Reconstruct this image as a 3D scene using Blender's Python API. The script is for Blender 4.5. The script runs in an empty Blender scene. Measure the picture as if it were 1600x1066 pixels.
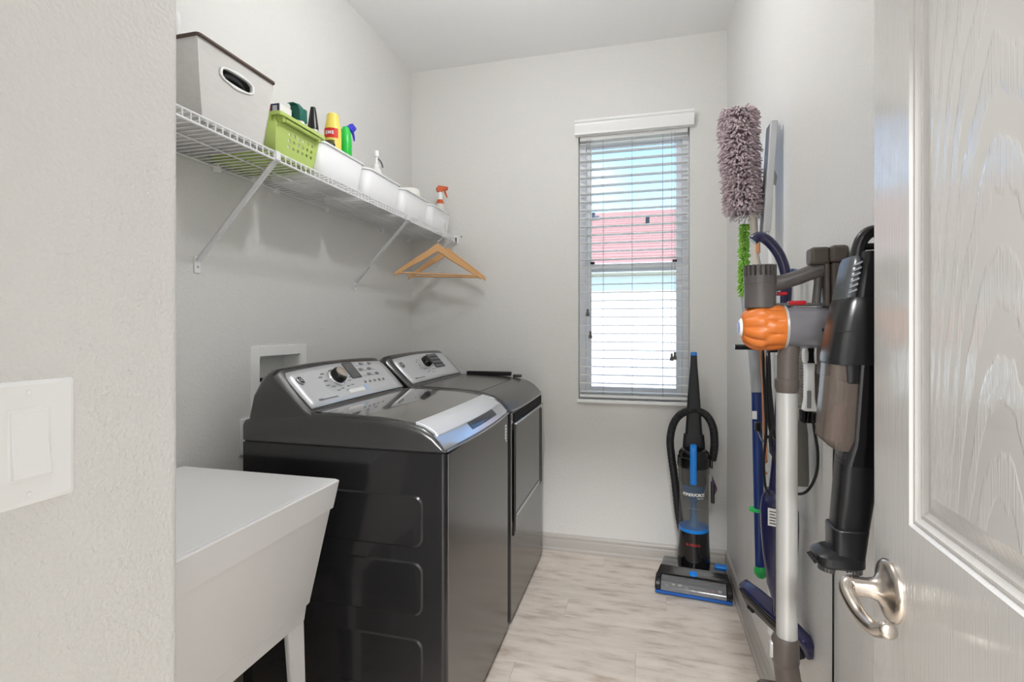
import bpy, bmesh, math, random
from mathutils import Vector, Matrix
random.seed(7)
PI = math.pi
scene = bpy.context.scene
COL = scene.collection

# ------------------------------------------------------------------ camera
cam_d = bpy.data.cameras.new('camera')
cam = bpy.data.objects.new('camera', cam_d)
COL.objects.link(cam)
cam.location = (0, 0, 1.30)
cam.rotation_euler = (math.radians(90), 0, math.radians(14.4))
cam_d.sensor_width = 36.0
cam_d.lens = 18.0
cam_d.shift_y = -21 / 1600
cam_d.clip_start = 0.02
cam_d.clip_end = 200
scene.camera = cam
scene.cycles.max_bounces = 14
scene.cycles.diffuse_bounces = 8

# ------------------------------------------------------------------ view + sky + sun
scene.view_settings.view_transform = 'Standard'
scene.view_settings.look = 'None'
scene.view_settings.exposure = 0.60
scene.view_settings.gamma = 1.0
scene.view_settings.use_curve_mapping = False
world = bpy.data.worlds.new('sky')
scene.world = world
world.use_nodes = True
wn = world.node_tree
wn.nodes.clear()
w_out = wn.nodes.new('ShaderNodeOutputWorld')
w_bg = wn.nodes.new('ShaderNodeBackground')
w_sky = wn.nodes.new('ShaderNodeTexSky')
w_sky.sky_type = 'NISHITA'
w_sky.sun_disc = False
w_sky.sun_elevation = math.radians(55)
w_sky.sun_rotation = math.radians(170)
w_sky.air_density = 1.2
w_sky.dust_density = 0.7
w_tint = wn.nodes.new('ShaderNodeMixRGB')
w_tint.blend_type = 'MULTIPLY'
w_tint.inputs[0].default_value = 1.0
w_tint.inputs[2].default_value = (0.70, 0.90, 1.12, 1)
wn.links.new(w_sky.outputs[0], w_tint.inputs[1])
wn.links.new(w_tint.outputs[0], w_bg.inputs[0])
wn.links.new(w_bg.outputs[0], w_out.inputs[0])
w_bg.inputs[1].default_value = 0.32

def light(name, kind, loc, rot, energy, color=(1, 1, 1), size=0.3, shape='DISK', size_y=None):
    d = bpy.data.lights.new(name, kind)
    d.energy = energy
    d.color = color
    if kind == 'AREA':
        d.shape = shape
        d.size = size
        if size_y:
            d.size_y = size_y
    o = bpy.data.objects.new(name, d)
    COL.objects.link(o)
    o.location = loc
    o.rotation_euler = rot
    return o

sun = light('sun', 'SUN', (0, -5, 12), (math.radians(38), 0, math.radians(-25)), 6.5, (1.0, 0.96, 0.92))
sun.data.angle = math.radians(0.6)

# room constants (metres); x along the back wall, y into the room, z up
XL, XR, YB, ZC = -1.413, 0.437, 2.968, 2.906

# ------------------------------------------------------------------ materials
def lin(c):
    return tuple((v / 12.92 if v <= 0.04045 else ((v + 0.055) / 1.055) ** 2.4) for v in c)

def rgb(r, g, b):
    return lin((r / 255, g / 255, b / 255))

class NT:
    def __init__(s, m):
        s.t = m.node_tree
    def n(s, typ, **kw):
        x = s.t.nodes.new(typ)
        for k, v in kw.items():
            setattr(x, k, v)
        return x
    def l(s, a, b):
        s.t.links.new(a, b)

def mat(name, col, rough=0.5, metal=0.0, bump=0.0, bscale=100.0, bdist=0.002, var=0.0, vscale=5.0,
        coat=0.0, spec=0.5, trans=0.0, ior=1.45, emit=None, stretch=None, rand=0.0, sheen=0.0, alpha=1.0, bdetail=2.0, aniso=0.0):
    m = bpy.data.materials.new(name)
    m.use_nodes = True
    nt = NT(m)
    p = m.node_tree.nodes['Principled BSDF']
    p.inputs['Base Color'].default_value = (*col, 1)
    p.inputs['Roughness'].default_value = rough
    p.inputs['Metallic'].default_value = metal
    p.inputs['Coat Weight'].default_value = coat
    p.inputs['Coat Roughness'].default_value = 0.06
    p.inputs['Specular IOR Level'].default_value = spec
    p.inputs['Transmission Weight'].default_value = trans
    p.inputs['IOR'].default_value = ior
    p.inputs['Sheen Weight'].default_value = sheen
    p.inputs['Alpha'].default_value = alpha
    p.inputs['Anisotropic'].default_value = aniso
    if emit:
        p.inputs['Emission Color'].default_value = (*emit[0], 1)
        p.inputs['Emission Strength'].default_value = emit[1]
    vec = None
    if bump or var:
        tc = nt.n('ShaderNodeTexCoord')
        vec = tc.outputs['Object']
        if stretch:
            mp = nt.n('ShaderNodeMapping')
            mp.inputs['Scale'].default_value = stretch
            nt.l(vec, mp.inputs['Vector'])
            vec = mp.outputs['Vector']
    if bump:
        nz = nt.n('ShaderNodeTexNoise')
        nz.inputs['Scale'].default_value = bscale
        nz.inputs['Detail'].default_value = bdetail
        nt.l(vec, nz.inputs['Vector'])
        b = nt.n('ShaderNodeBump')
        b.inputs['Strength'].default_value = bump
        b.inputs['Distance'].default_value = bdist
        nt.l(nz.outputs['Fac'], b.inputs['Height'])
        nt.l(b.outputs['Normal'], p.inputs['Normal'])
    if var or rand:
        hs = nt.n('ShaderNodeHueSaturation')
        hs.inputs['Color'].default_value = (*col, 1)
        ma = nt.n('ShaderNodeMath', operation='MULTIPLY_ADD')
        if var:
            nz = nt.n('ShaderNodeTexNoise')
            nz.inputs['Scale'].default_value = vscale
            nz.inputs['Detail'].default_value = 4.0
            nt.l(vec, nz.inputs['Vector'])
            nt.l(nz.outputs['Fac'], ma.inputs[0])
            ma.inputs[1].default_value = 2 * var
            ma.inputs[2].default_value = 1 - var
        else:
            oi = nt.n('ShaderNodeObjectInfo')
            nt.l(oi.outputs['Random'], ma.inputs[0])
            ma.inputs[1].default_value = 2 * rand
            ma.inputs[2].default_value = 1 - rand
        nt.l(ma.outputs[0], hs.inputs['Value'])
        nt.l(hs.outputs['Color'], p.inputs['Base Color'])
    return m

def thin_glass(name, tint, gloss=0.06, rough=0.03):
    m = bpy.data.materials.new(name)
    m.use_nodes = True
    nt = NT(m)
    m.node_tree.nodes.clear()
    out = nt.n('ShaderNodeOutputMaterial')
    tr = nt.n('ShaderNodeBsdfTransparent')
    tr.inputs[0].default_value = (*tint, 1)
    gl = nt.n('ShaderNodeBsdfGlossy')
    gl.inputs['Roughness'].default_value = rough
    fr = nt.n('ShaderNodeFresnel')
    mx = nt.n('ShaderNodeMixShader')
    ad = nt.n('ShaderNodeMath', operation='ADD')
    ad.inputs[1].default_value = gloss
    nt.l(fr.outputs[0], ad.inputs[0])
    nt.l(ad.outputs[0], mx.inputs[0])
    nt.l(tr.outputs[0], mx.inputs[1])
    nt.l(gl.outputs[0], mx.inputs[2])
    nt.l(mx.outputs[0], out.inputs[0])
    return m

def smoked(name, tint, cover, col):
    """Cloudy clear plastic: part see-through, part scattering."""
    m = bpy.data.materials.new(name)
    m.use_nodes = True
    nt = NT(m)
    p = m.node_tree.nodes['Principled BSDF']
    p.inputs['Base Color'].default_value = (*col, 1)
    p.inputs['Roughness'].default_value = 0.12
    out = m.node_tree.nodes['Material Output']
    tr = nt.n('ShaderNodeBsdfTransparent')
    tr.inputs[0].default_value = (*tint, 1)
    mx = nt.n('ShaderNodeMixShader')
    mx.inputs[0].default_value = cover
    nt.l(tr.outputs[0], mx.inputs[1])
    nt.l(p.outputs[0], mx.inputs[2])
    nt.l(mx.outputs[0], out.inputs[0])
    return m

def plank_material():
    m = mat('vinyl_plank', rgb(205, 196, 186), 0.42)
    nt = NT(m)
    p = m.node_tree.nodes['Principled BSDF']
    tc = nt.n('ShaderNodeTexCoord')
    oi = nt.n('ShaderNodeObjectInfo')
    off = nt.n('ShaderNodeVectorMath', operation='MULTIPLY_ADD')
    comb = nt.n('ShaderNodeCombineXYZ')
    nt.l(oi.outputs['Random'], comb.inputs[0]); nt.l(oi.outputs['Random'], comb.inputs[1])
    nt.l(comb.outputs[0], off.inputs[0])
    off.inputs[1].default_value = (37, 19, 0)
    nt.l(tc.outputs['Object'], off.inputs[2])
    mp = nt.n('ShaderNodeMapping')
    mp.inputs['Scale'].default_value = (2.0, 8, 1)
    nt.l(off.outputs[0], mp.inputs['Vector'])
    n1 = nt.n('ShaderNodeTexNoise'); n1.inputs['Scale'].default_value = 2.5; n1.inputs['Detail'].default_value = 7; n1.inputs['Roughness'].default_value = 0.62
    nt.l(mp.outputs[0], n1.inputs['Vector'])
    n2 = nt.n('ShaderNodeTexNoise'); n2.inputs['Scale'].default_value = 9; n2.inputs['Detail'].default_value = 3
    mp2 = nt.n('ShaderNodeMapping'); mp2.inputs['Scale'].default_value = (0.5, 6, 1)
    nt.l(off.outputs[0], mp2.inputs['Vector']); nt.l(mp2.outputs[0], n2.inputs['Vector'])
    r = nt.n('ShaderNodeValToRGB')
    e = r.color_ramp.elements
    e[0].position = 0.28; e[0].color = (*rgb(172, 155, 140), 1)
    e[1].position = 0.75; e[1].color = (*rgb(228, 219, 209), 1)
    x = e.new(0.48); x.color = (*rgb(212, 201, 190), 1)
    nt.l(n1.outputs['Fac'], r.inputs[0])
    r2 = nt.n('ShaderNodeValToRGB')
    r2.color_ramp.elements[0].position = 0.66; r2.color_ramp.elements[0].color = (0, 0, 0, 1)
    r2.color_ramp.elements[1].position = 0.82; r2.color_ramp.elements[1].color = (0.36, 0.36, 0.36, 1)
    nt.l(n2.outputs['Fac'], r2.inputs[0])
    mx = nt.n('ShaderNodeMixRGB')
    mx.inputs[2].default_value = (*rgb(146, 130, 115), 1)
    nt.l(r2.outputs[0], mx.inputs[0]); nt.l(r.outputs[0], mx.inputs[1])
    hs = nt.n('ShaderNodeHueSaturation')
    ma = nt.n('ShaderNodeMath', operation='MULTIPLY_ADD'); ma.inputs[1].default_value = 0.12; ma.inputs[2].default_value = 0.94
    nt.l(oi.outputs['Random'], ma.inputs[0]); nt.l(ma.outputs[0], hs.inputs['Value'])
    nt.l(mx.outputs[0], hs.inputs['Color'])
    nt.l(hs.outputs[0], p.inputs['Base Color'])
    b = nt.n('ShaderNodeBump'); b.inputs['Strength'].default_value = 0.15; b.inputs['Distance'].default_value = 0.001
    nt.l(n1.outputs['Fac'], b.inputs['Height']); nt.l(b.outputs[0], p.inputs['Normal'])
    return m

def door_material(name, cathedral):
    m = mat(name, rgb(208, 206, 203), 0.09, coat=1.0, spec=0.8)
    nt = NT(m)
    p = m.node_tree.nodes['Principled BSDF']
    tc = nt.n('ShaderNodeTexCoord')
    mf = nt.n('ShaderNodeMapping')
    mf.inputs['Scale'].default_value = (1, 420, 9)
    nt.l(tc.outputs['Object'], mf.inputs['Vector'])
    fine = nt.n('ShaderNodeTexNoise'); fine.inputs['Scale'].default_value = 1.0; fine.inputs['Detail'].default_value = 3
    nt.l(mf.outputs[0], fine.inputs['Vector'])
    b1 = nt.n('ShaderNodeBump'); b1.inputs['Strength'].default_value = 0.7; b1.inputs['Distance'].default_value = 0.0007
    nt.l(fine.outputs['Fac'], b1.inputs['Height'])
    last = b1
    if cathedral:
        mp = nt.n('ShaderNodeMapping')
        mp.inputs['Location'].default_value = (0, -0.6, -0.7)
        mp.inputs['Scale'].default_value = (1, 9, 1.25)
        nt.l(tc.outputs['Object'], mp.inputs['Vector'])
        w = nt.n('ShaderNodeTexWave', wave_type='RINGS', rings_direction='X')
        w.inputs['Scale'].default_value = 2.4
        w.inputs['Distortion'].default_value = 2.6
        w.inputs['Detail'].default_value = 4
        w.inputs['Detail Scale'].default_value = 1.6
        nt.l(mp.outputs[0], w.inputs['Vector'])
        r = nt.n('ShaderNodeValToRGB')
        r.color_ramp.elements[0].position = 0.42
        r.color_ramp.elements[1].position = 0.62
        nt.l(w.outputs['Fac'], r.inputs[0])
        nt.l(r.outputs[0], b1.inputs['Strength'])
        b2 = nt.n('ShaderNodeBump'); b2.inputs['Strength'].default_value = 0.35; b2.inputs['Distance'].default_value = 0.0012
        nt.l(r.outputs[0], b2.inputs['Height'])
        nt.l(b1.outputs[0], b2.inputs['Normal'])
        last = b2
    nt.l(last.outputs[0], p.inputs['Normal'])
    nt.l(last.outputs[0], p.inputs['Coat Normal'])
    return m

M = {}
M['wall'] = mat('wall_paint', rgb(221, 220, 217), 0.60, bump=0.7, bscale=165, bdist=0.0035, bdetail=3)
M['wall_right'] = mat('wall_paint_satin', rgb(221, 220, 217), 0.34, bump=0.65, bscale=150, bdist=0.003, bdetail=3)
M['ceil'] = mat('ceiling_paint', rgb(238, 238, 238), 0.8, bump=0.5, bscale=90, bdist=0.003)
M['trim'] = mat('trim_paint', rgb(180, 175, 169), 0.35)
M['plank'] = plank_material()
M['sub'] = mat('subfloor', rgb(120, 108, 95), 0.8)
M['white'] = mat('white_plastic', rgb(238, 239, 238), 0.32)
M['whitem'] = mat('white_matte', rgb(236, 234, 230), 0.55)
M['wire'] = mat('white_wire', rgb(232, 233, 234), 0.35)
M['steel'] = mat('steel', rgb(190, 190, 190), 0.3, metal=1.0)
M['nickel'] = mat('satin_nickel', rgb(205, 196, 186), 0.24, metal=1.0)
M['chrome'] = mat('chrome', rgb(225, 225, 225), 0.08, metal=1.0)
M['gapdark'] = mat('dark_gap', rgb(16, 16, 18), 0.5)
M['graphite'] = mat('graphite_metal', rgb(88, 88, 88), 0.27, metal=0.85, coat=0.25)
M['graphside'] = mat('graphite_side', rgb(26, 26, 28), 0.22, metal=0.0, coat=0.3)
M['front'] = mat('dark_stainless', rgb(112, 110, 108), 0.20, metal=1.0, aniso=0.3)
M['silver'] = mat('silver_panel', rgb(208, 210, 214), 0.33, metal=0.35)
M['silvertrim'] = mat('silver_trim', rgb(205, 206, 210), 0.2, metal=0.9)
M['lidglass'] = mat('dark_lid_glass', rgb(112, 110, 106), 0.03, metal=0.45, coat=1.0, spec=1.0)
M['ink'] = mat('grey_ink', rgb(120, 122, 126), 0.5)
M['inkdark'] = mat('dark_ink', rgb(50, 52, 56), 0.5)
M['screen'] = mat('grey_screen', rgb(92, 94, 96), 0.15)
M['black'] = mat('black_plastic', rgb(24, 24, 26), 0.28)
M['blackm'] = mat('black_matte', rgb(30, 31, 34), 0.5)
M['door'] = door_material('door_paint', False)
M['doorpanel'] = door_material('door_panel_paint', True)
M['sink'] = mat('sink_plastic', rgb(233, 233, 233), 0.38, bump=0.08, bscale=60)

# ------------------------------------------------------------------ mesh helpers
ORG = {}

def frame_mat(o, r, u):
    """Matrix with local x=r, y=u, z=r x u, at o."""
    r = Vector(r).normalized(); u = Vector(u)
    u = (u - r * u.dot(r)).normalized()
    n = r.cross(u)
    m = Matrix((( r.x, u.x, n.x, o[0]), (r.y, u.y, n.y, o[1]), (r.z, u.z, n.z, o[2]), (0, 0, 0, 1)))
    return m

class MB:
    def __init__(s):
        s.v = []; s.f = []
    def add(s, vs, fs, M4=None):
        b = len(s.v)
        for p in vs:
            p = Vector(p)
            s.v.append(M4 @ p if M4 else p)
        for f in fs:
            s.f.append([i + b for i in f])
        return s
    def box(s, x0, x1, y0, y1, z0, z1, M4=None):
        return s.add([(x0, y0, z0), (x1, y0, z0), (x1, y1, z0), (x0, y1, z0), (x0, y0, z1), (x1, y0, z1), (x1, y1, z1), (x0, y1, z1)],
                     [(0, 3, 2, 1), (4, 5, 6, 7), (0, 1, 5, 4), (1, 2, 6, 5), (2, 3, 7, 6), (3, 0, 4, 7)], M4)
    def loft(s, secs, caps=True, ring=True, M4=None):
        n = len(secs[0]); vs = [p for q in secs for p in q]; fs = []
        for k in range(len(secs) - 1):
            for i in range(n if ring else n - 1):
                j = (i + 1) % n
                fs.append((k * n + i, k * n + j, (k + 1) * n + j, (k + 1) * n + i))
        if caps and ring:
            fs.append(tuple(reversed(range(n))))
            fs.append(tuple(range((len(secs) - 1) * n, len(secs) * n)))
        return s.add(vs, fs, M4)
    def tube(s, pts, r, n=8, closed=False, ell=1.0, up=None, M4=None):
        pts = [Vector(p) for p in pts]
        k = len(pts)
        rs = r if isinstance(r, (list, tuple)) else [r] * k
        secs = []
        prev = None
        for i in range(k):
            if closed:
                t = pts[(i + 1) % k] - pts[i - 1]
            else:
                t = pts[min(i + 1, k - 1)] - pts[max(i - 1, 0)]
            t.normalize()
            if prev is None:
                a = Vector(up) if up else (Vector((0, 0, 1)) if abs(t.z) < 0.9 else Vector((1, 0, 0)))
            else:
                a = prev
            u = (a - t * a.dot(t)).normalized()
            prev = u
            w = t.cross(u)
            secs.append([pts[i] + (u * math.cos(2 * PI * j / n) + w * (ell * math.sin(2 * PI * j / n))) * rs[i] for j in range(n)])
        if closed:
            secs.append(secs[0])
            return s.loft(secs, caps=False, M4=M4)
        return s.loft(secs, M4=M4)
    def lathe(s, prof, n=24, M4=None, ell=1.0):
        secs = [[(r * math.cos(2 * PI * j / n), r * ell * math.sin(2 * PI * j / n), z) for j in range(n)] for r, z in prof]
        return s.loft(secs, M4=M4)
    def prism(s, poly, a0, a1, axis='y', M4=None):
        def P(p, a):
            return (p[0], a, p[1]) if axis == 'y' else ((a, p[0], p[1]) if axis == 'x' else (p[0], p[1], a))
        return s.loft([[P(p, a0) for p in poly], [P(p, a1) for p in poly]], M4=M4)
    def build(s, name, m, parent=None, bev=0.0, seg=2, sub=0, angle=35, tag_=None, kind=None, label=None, solid=0.0, local=False, flat=False):
        me = bpy.data.meshes.new(name)
        if parent is not None:
            o = ORG[parent.name]
        elif local:
            o = Vector((0, 0, 0))
        else:
            xs = [p.x for p in s.v]; ys = [p.y for p in s.v]; zs = [p.z for p in s.v]
            o = Vector(((min(xs) + max(xs)) / 2, (min(ys) + max(ys)) / 2, min(zs)))
        me.from_pydata([p - o for p in s.v], [], s.f)
        bm = bmesh.new(); bm.from_mesh(me)
        if not solid:
            bmesh.ops.recalc_face_normals(bm, faces=bm.faces)
        bm.to_mesh(me); bm.free()
        for p in me.polygons:
            p.use_smooth = not flat
        me.set_sharp_from_angle(angle=math.radians(angle))
        me.materials.append(m)
        ob = bpy.data.objects.new(name, me)
        COL.objects.link(ob)
        if parent is not None:
            ob.parent = parent
        else:
            ob.location = o
        ORG[ob.name] = o
        if solid:
            md = ob.modifiers.new('solidify', 'SOLIDIFY'); md.thickness = solid; md.offset = -1
        if bev:
            md = ob.modifiers.new('bevel', 'BEVEL'); md.width = bev; md.segments = seg; md.limit_method = 'ANGLE'; md.angle_limit = math.radians(40)
        if sub:
            md = ob.modifiers.new('sub', 'SUBSURF'); md.levels = sub; md.render_levels = sub
        if tag_:
            tag(ob, *tag_)
        if kind:
            ob['kind'] = kind
        if label:
            ob['label'] = label
        return ob

def tag(o, label, cat, group=None):
    o['label'] = label; o['category'] = cat
    if group:
        o['group'] = group

def thing(name, label, cat, loc, group=None, local=False, rot=None):
    o = bpy.data.objects.new(name, None)
    COL.objects.link(o)
    o.empty_display_size = 0.05
    o.location = loc
    if rot:
        o.rotation_euler = rot
    ORG[o.name] = Vector((0, 0, 0)) if (local or rot) else Vector(loc)
    tag(o, label, cat, group)
    return o

def dup(root, loc=None, rot=None, label=None, parent=None):
    c = root.copy(); COL.objects.link(c)
    ORG[c.name] = ORG[root.name]
    if parent is not None:
        c.parent = parent
    else:
        if loc is not None:
            c.location = loc
        if rot is not None:
            c.rotation_euler = rot
        if label:
            c['label'] = label
    for ch in list(root.children):
        dup(ch, parent=c)
    return c

def struct(o):
    o['kind'] = 'structure'
    return o

def rrect(x0, x1, y0, y1, r, n=5):
    pts = []
    for cx, cy, a0 in ((x1 - r, y1 - r, 0), (x0 + r, y1 - r, 90), (x0 + r, y0 + r, 180), (x1 - r, y0 + r, 270)):
        for k in range(n + 1):
            a = math.radians(a0 + 90 * k / n)
            pts.append((cx + r * math.cos(a), cy + r * math.sin(a)))
    return pts

def bez(p0, p1, p2, p3, n=10):
    p0, p1, p2, p3 = map(Vector, (p0, p1, p2, p3))
    return [p0 * (1 - t) ** 3 + p1 * 3 * t * (1 - t) ** 2 + p2 * 3 * t * t * (1 - t) + p3 * t ** 3 for t in [i / n for i in range(n + 1)]]

def smooth_path(pts, n=6):
    pts = [Vector(p) for p in pts]
    out = []
    for i in range(len(pts) - 1):
        a = pts[max(i - 1, 0)]; b = pts[i]; c = pts[i + 1]; d = pts[min(i + 2, len(pts) - 1)]
        for k in range(n):
            t = k / n
            out.append(0.5 * ((2 * b) + (c - a) * t + (2 * a - 5 * b + 4 * c - d) * t * t + (3 * b - a - 3 * c + d) * t ** 3))
    out.append(pts[-1])
    return out

def text(name, body, size, M4, m, parent, depth=0.0004, shear=0.0, bold=0.0, align='CENTER'):
    cu = bpy.data.curves.new(name, 'FONT')
    cu.body = body; cu.size = size; cu.align_x = align; cu.align_y = 'CENTER'
    cu.extrude = depth; cu.shear = shear; cu.offset = bold
    cu.resolution_u = 3
    tmp = bpy.data.objects.new(name + '_tmp', cu)
    COL.objects.link(tmp)
    dg = bpy.context.evaluated_depsgraph_get()
    me = bpy.data.meshes.new_from_object(tmp.evaluated_get(dg))
    bpy.data.objects.remove(tmp)
    o = ORG[parent.name]
    me.transform(Matrix.Translation(-o) @ M4)
    me.materials.clear(); me.materials.append(m)
    ob = bpy.data.objects.new(name, me)
    COL.objects.link(ob); ob.parent = parent
    ORG[ob.name] = o
    return ob

# ------------------------------------------------------------------ setting
fl = struct(MB().box(-2.2, 2.2, -3.2, 3.1, -0.12, -0.006).build('floor', M['sub']))
rowh, plen = 0.172, 1.22
y = YB
row = 0
proto = {}
while y > -0.4:
    y0 = max(y - rowh, -0.5)
    x = XL - (0.37 * row % 1.0) * plen - 0.02
    while x < XR:
        xa, xb = max(x, XL), min(x + plen, XR)
        if xb - xa > 0.02:
            key = round(xb - xa, 3)
            if key not in proto:
                b = MB().box(-key / 2 + 0.0003, key / 2 - 0.0003, -rowh / 2 + 0.0003, rowh / 2 - 0.0003, -0.006, 0.0)
                pl = b.build('plank', M['plank'], fl, bev=0.0004, seg=1)
                # local mesh, so re-origin on the plank itself
                me = pl.data
                me.transform(Matrix.Translation(ORG['floor']))
                proto[key] = pl
            else:
                pl = proto[key].copy(); COL.objects.link(pl)
            pl.location = Vector(((xa + xb) / 2, (y + y0) / 2, 0)) - ORG['floor']
            ORG[pl.name] = ORG['floor']
        x += plen
    y -= rowh; row += 1
# hall floor beyond the doorway
struct(MB().box(XL, 2.0, -3.0, -0.452, -0.006, 0.0).build('floor_hall', mat('hall_tile', rgb(190, 190, 192), 0.4)))

cl = struct(MB().box(-2.2, 2.2, -3.2, 3.1, ZC, ZC + 0.15).build('ceiling', M['ceil']))

def wall_hole(axis, a, b, u0, u1, z0, z1, hu0, hu1, hz0, hz1):
    """Wall slab between a and b along axis, spanning u and z, with one rectangular hole."""
    mb = MB()
    for (p, q, r, t) in ((u0, hu0, z0, z1), (hu1, u1, z0, z1), (hu0, hu1, z0, hz0), (hu0, hu1, hz1, z1)):
        if q - p > 1e-5 and t - r > 1e-5:
            if axis == 'x':
                mb.box(a, b, p, q, r, t)
            else:
                mb.box(p, q, a, b, r, t)
    return mb

# left wall with the recess for the water outlet box
OB = (1.641, 1.879, 0.985, 1.190)
struct(wall_hole('x', XL - 0.14, XL, 0.40, YB + 0.14, 0, ZC, *OB).build('wall_left', M['wall']))
# back wall with the window opening
WX0, WX1, WZ0, WZ1 = -0.366, 0.247, 0.884, 2.43
struct(wall_hole('y', YB, YB + 0.15, XL, XR, 0, ZC, WX0, WX1, WZ0, WZ1).build('wall_back', M['wall']))
struct(MB().box(XR, XR + 0.14, 0.03, YB + 0.15, 0, ZC).build('wall_right', M['wall_right']))
# stub wall that carries the light switch, with a rounded corner bead
XS, YS = -0.575, 0.535
poly = [(XL, 0.03), (XS, 0.03)] + [(XS - 0.02 + 0.02 * math.cos(a), YS - 0.02 + 0.02 * math.sin(a)) for a in [PI / 2 * k / 6 for k in range(7)]] + [(XL, YS)]
struct(MB().prism(poly, 0, ZC, 'z').build('wall_switch', M['wall']))
# front wall with the doorway (the camera stands in it)
struct(wall_hole('y', 0.03, 0.15, XS, XR, 0, ZC, -0.43, 0.345, 0, 2.07).build('wall_front', M['wall']))
# hall behind the doorway
struct(MB().box(-2.0, -1.9, -3.0, 0.03, 0, ZC).build('wall_hall_left', M['wall']))
struct(MB().box(1.9, 2.0, -3.0, 0.03, 0, ZC).build('wall_hall_right', M['wall']))
struct(MB().box(-1.9, 1.9, -3.1, -3.0, 0, ZC).build('wall_hall_back', M['wall']))
struct(MB().box(-1.9, XL, -0.09, 0.03, 0, ZC).box(XR + 0.14, 1.9, -0.09, 0.03, 0, ZC).build('wall_hall_front', M['wall']))

# baseboards with a moulded profile
def base_profile():
    return [(0, 0), (0.020, 0), (0.020, 0.012), (0.013, 0.020), (0.013, 0.062), (0.010, 0.068), (0.012, 0.074), (0.009, 0.086), (0.004, 0.094), (0, 0.096)]
bp = base_profile()
struct(MB().loft([[(XL, YB - d, z) for d, z in bp], [(XR, YB - d, z) for d, z in bp]]).build('baseboard_back', M['trim']))
struct(MB().loft([[(XR - d, 0.15, z) for d, z in bp], [(XR - d, YB, z) for d, z in bp]]).build('baseboard_right', M['trim']))
struct(MB().loft([[(XL + d, YS, z) for d, z in bp], [(XL + d, YB, z) for d, z in bp]]).build('baseboard_left', M['trim']))

# door frame round the doorway
dj = MB()
dj.box(-0.43, -0.41, 0.02, 0.16, 0, 2.07).box(0.331, 0.345, 0.02, 0.10, 0, 2.07).box(-0.43, 0.345, 0.02, 0.16, 2.05, 2.07)
struct(dj.build('trim_1', M['trim']))

# window: vinyl frame, two sashes, panes, sill
win = bpy.data.objects.new('window_1', None); COL.objects.link(win)
win.location = ((WX0 + WX1) / 2, YB + 0.1, WZ0); ORG['window_1'] = Vector(win.location); struct(win)
M['vinyl'] = mat('white_vinyl', rgb(240, 242, 246), 0.35)
M['pane'] = thin_glass('window_glass', (0.96, 0.98, 0.98), 0.0, 0.22)
def ring_xz(x0, x1, z0, z1, w, y0, y1):
    mb = MB()
    mb.box(x0, x0 + w, y0, y1, z0, z1).box(x1 - w, x1, y0, y1, z0, z1).box(x0 + w, x1 - w, y0, y1, z0, z0 + w).box(x0 + w, x1 - w, y0, y1, z1 - w, z1)
    return mb
ring_xz(WX0, WX1, WZ0, WZ1, 0.035, YB + 0.07, YB + 0.15).build('window_frame', M['vinyl'], win, bev=0.002)
us = ring_xz(WX0 + 0.035, WX1 - 0.035, 1.63, WZ1 - 0.035, 0.030, YB + 0.115, YB + 0.14).build('upper_sash', M['vinyl'], win, bev=0.002)
ls = ring_xz(WX0 + 0.035, WX1 - 0.035, WZ0 + 0.035, 1.675, 0.032, YB + 0.085, YB + 0.112).build('lower_sash', M['vinyl'], win, bev=0.002)
MB().box(WX0 + 0.06, WX1 - 0.06, YB + 0.126, YB + 0.130, 1.65, WZ1 - 0.06).build('pane', M['pane'], us)
MB().box(WX0 + 0.06, WX1 - 0.06, YB + 0.096, YB + 0.100, WZ0 + 0.06, 1.65).build('pane', M['pane'], ls)
for x in (WX0 + 0.075, WX1 - 0.075):
    MB().box(x - 0.012, x + 0.012, YB + 0.075, YB + 0.09, 1.675, 1.688).build('sash_latch', M['blackm'], ls, bev=0.002)
struct(MB().box(WX0 - 0.006, WX1 + 0.004, YB - 0.018, YB + 0.075, 0.868, 0.886).build('window_sill', M['white'], win, bev=0.004, seg=3))
for o in (bpy.data.objects['window_sill'],):
    del o['kind']

# globe lamp hanging from the ceiling (above the frame) and an added, unseen fill lamp in the hall
gx_, gy_, gz_ = -0.41, 1.62, 2.56
t = thing('globe_lamp', 'white globe lamp on a short stem, above the top of the frame', 'lamp', (gx_, gy_, gz_))
MB().lathe([(0.001, ZC), (0.06, ZC), (0.06, ZC - 0.02), (0.02, ZC - 0.03), (0.001, ZC - 0.03)], 24, Matrix.Translation((gx_, gy_, 0))).build('canopy', M['nickel'], t)
MB().tube([(gx_, gy_, gz_ + 0.04), (gx_, gy_, ZC - 0.02)], 0.006, 10).build('stem', M['nickel'], t)
MB().lathe([(0.001, -0.045)] + [(0.045 * math.sin(a), -0.045 * math.cos(a)) for a in [PI * k / 14 for k in range(1, 14)]] + [(0.001, 0.045)], 24, Matrix.Translation((gx_, gy_, gz_))).build(
    'globe', mat('lamp_globe', (0.9, 0.9, 0.88), 0.4, emit=((0.99, 0.99, 1.0), 165.0)), t)
hx, hy = 0.1, -1.4
t = thing('hall_fill', 'added fill lamp shaped as a round flush fixture, unseen in the hall behind the camera', 'lamp', (hx, hy, ZC - 0.07))
MB().lathe([(0.001, 0.07), (0.27, 0.07), (0.275, 0.06), (0.27, 0.045), (0.001, 0.045)], 32, Matrix.Translation((hx, hy, ZC - 0.07))).build('canopy', M['nickel'], t)
MB().lathe([(0.001, 0.044), (0.25, 0.044), (0.22, 0.020), (0.001, 0.004)], 32, Matrix.Translation((hx, hy, ZC - 0.07))).build('diffuser', M['white'], t)
light('hall_fill_light', 'AREA', (hx, hy, ZC - 0.085), (0, 0, 0), 124, (0.98, 0.99, 1.0), 0.5)  # added fill light, brightens the room through the doorway

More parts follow.
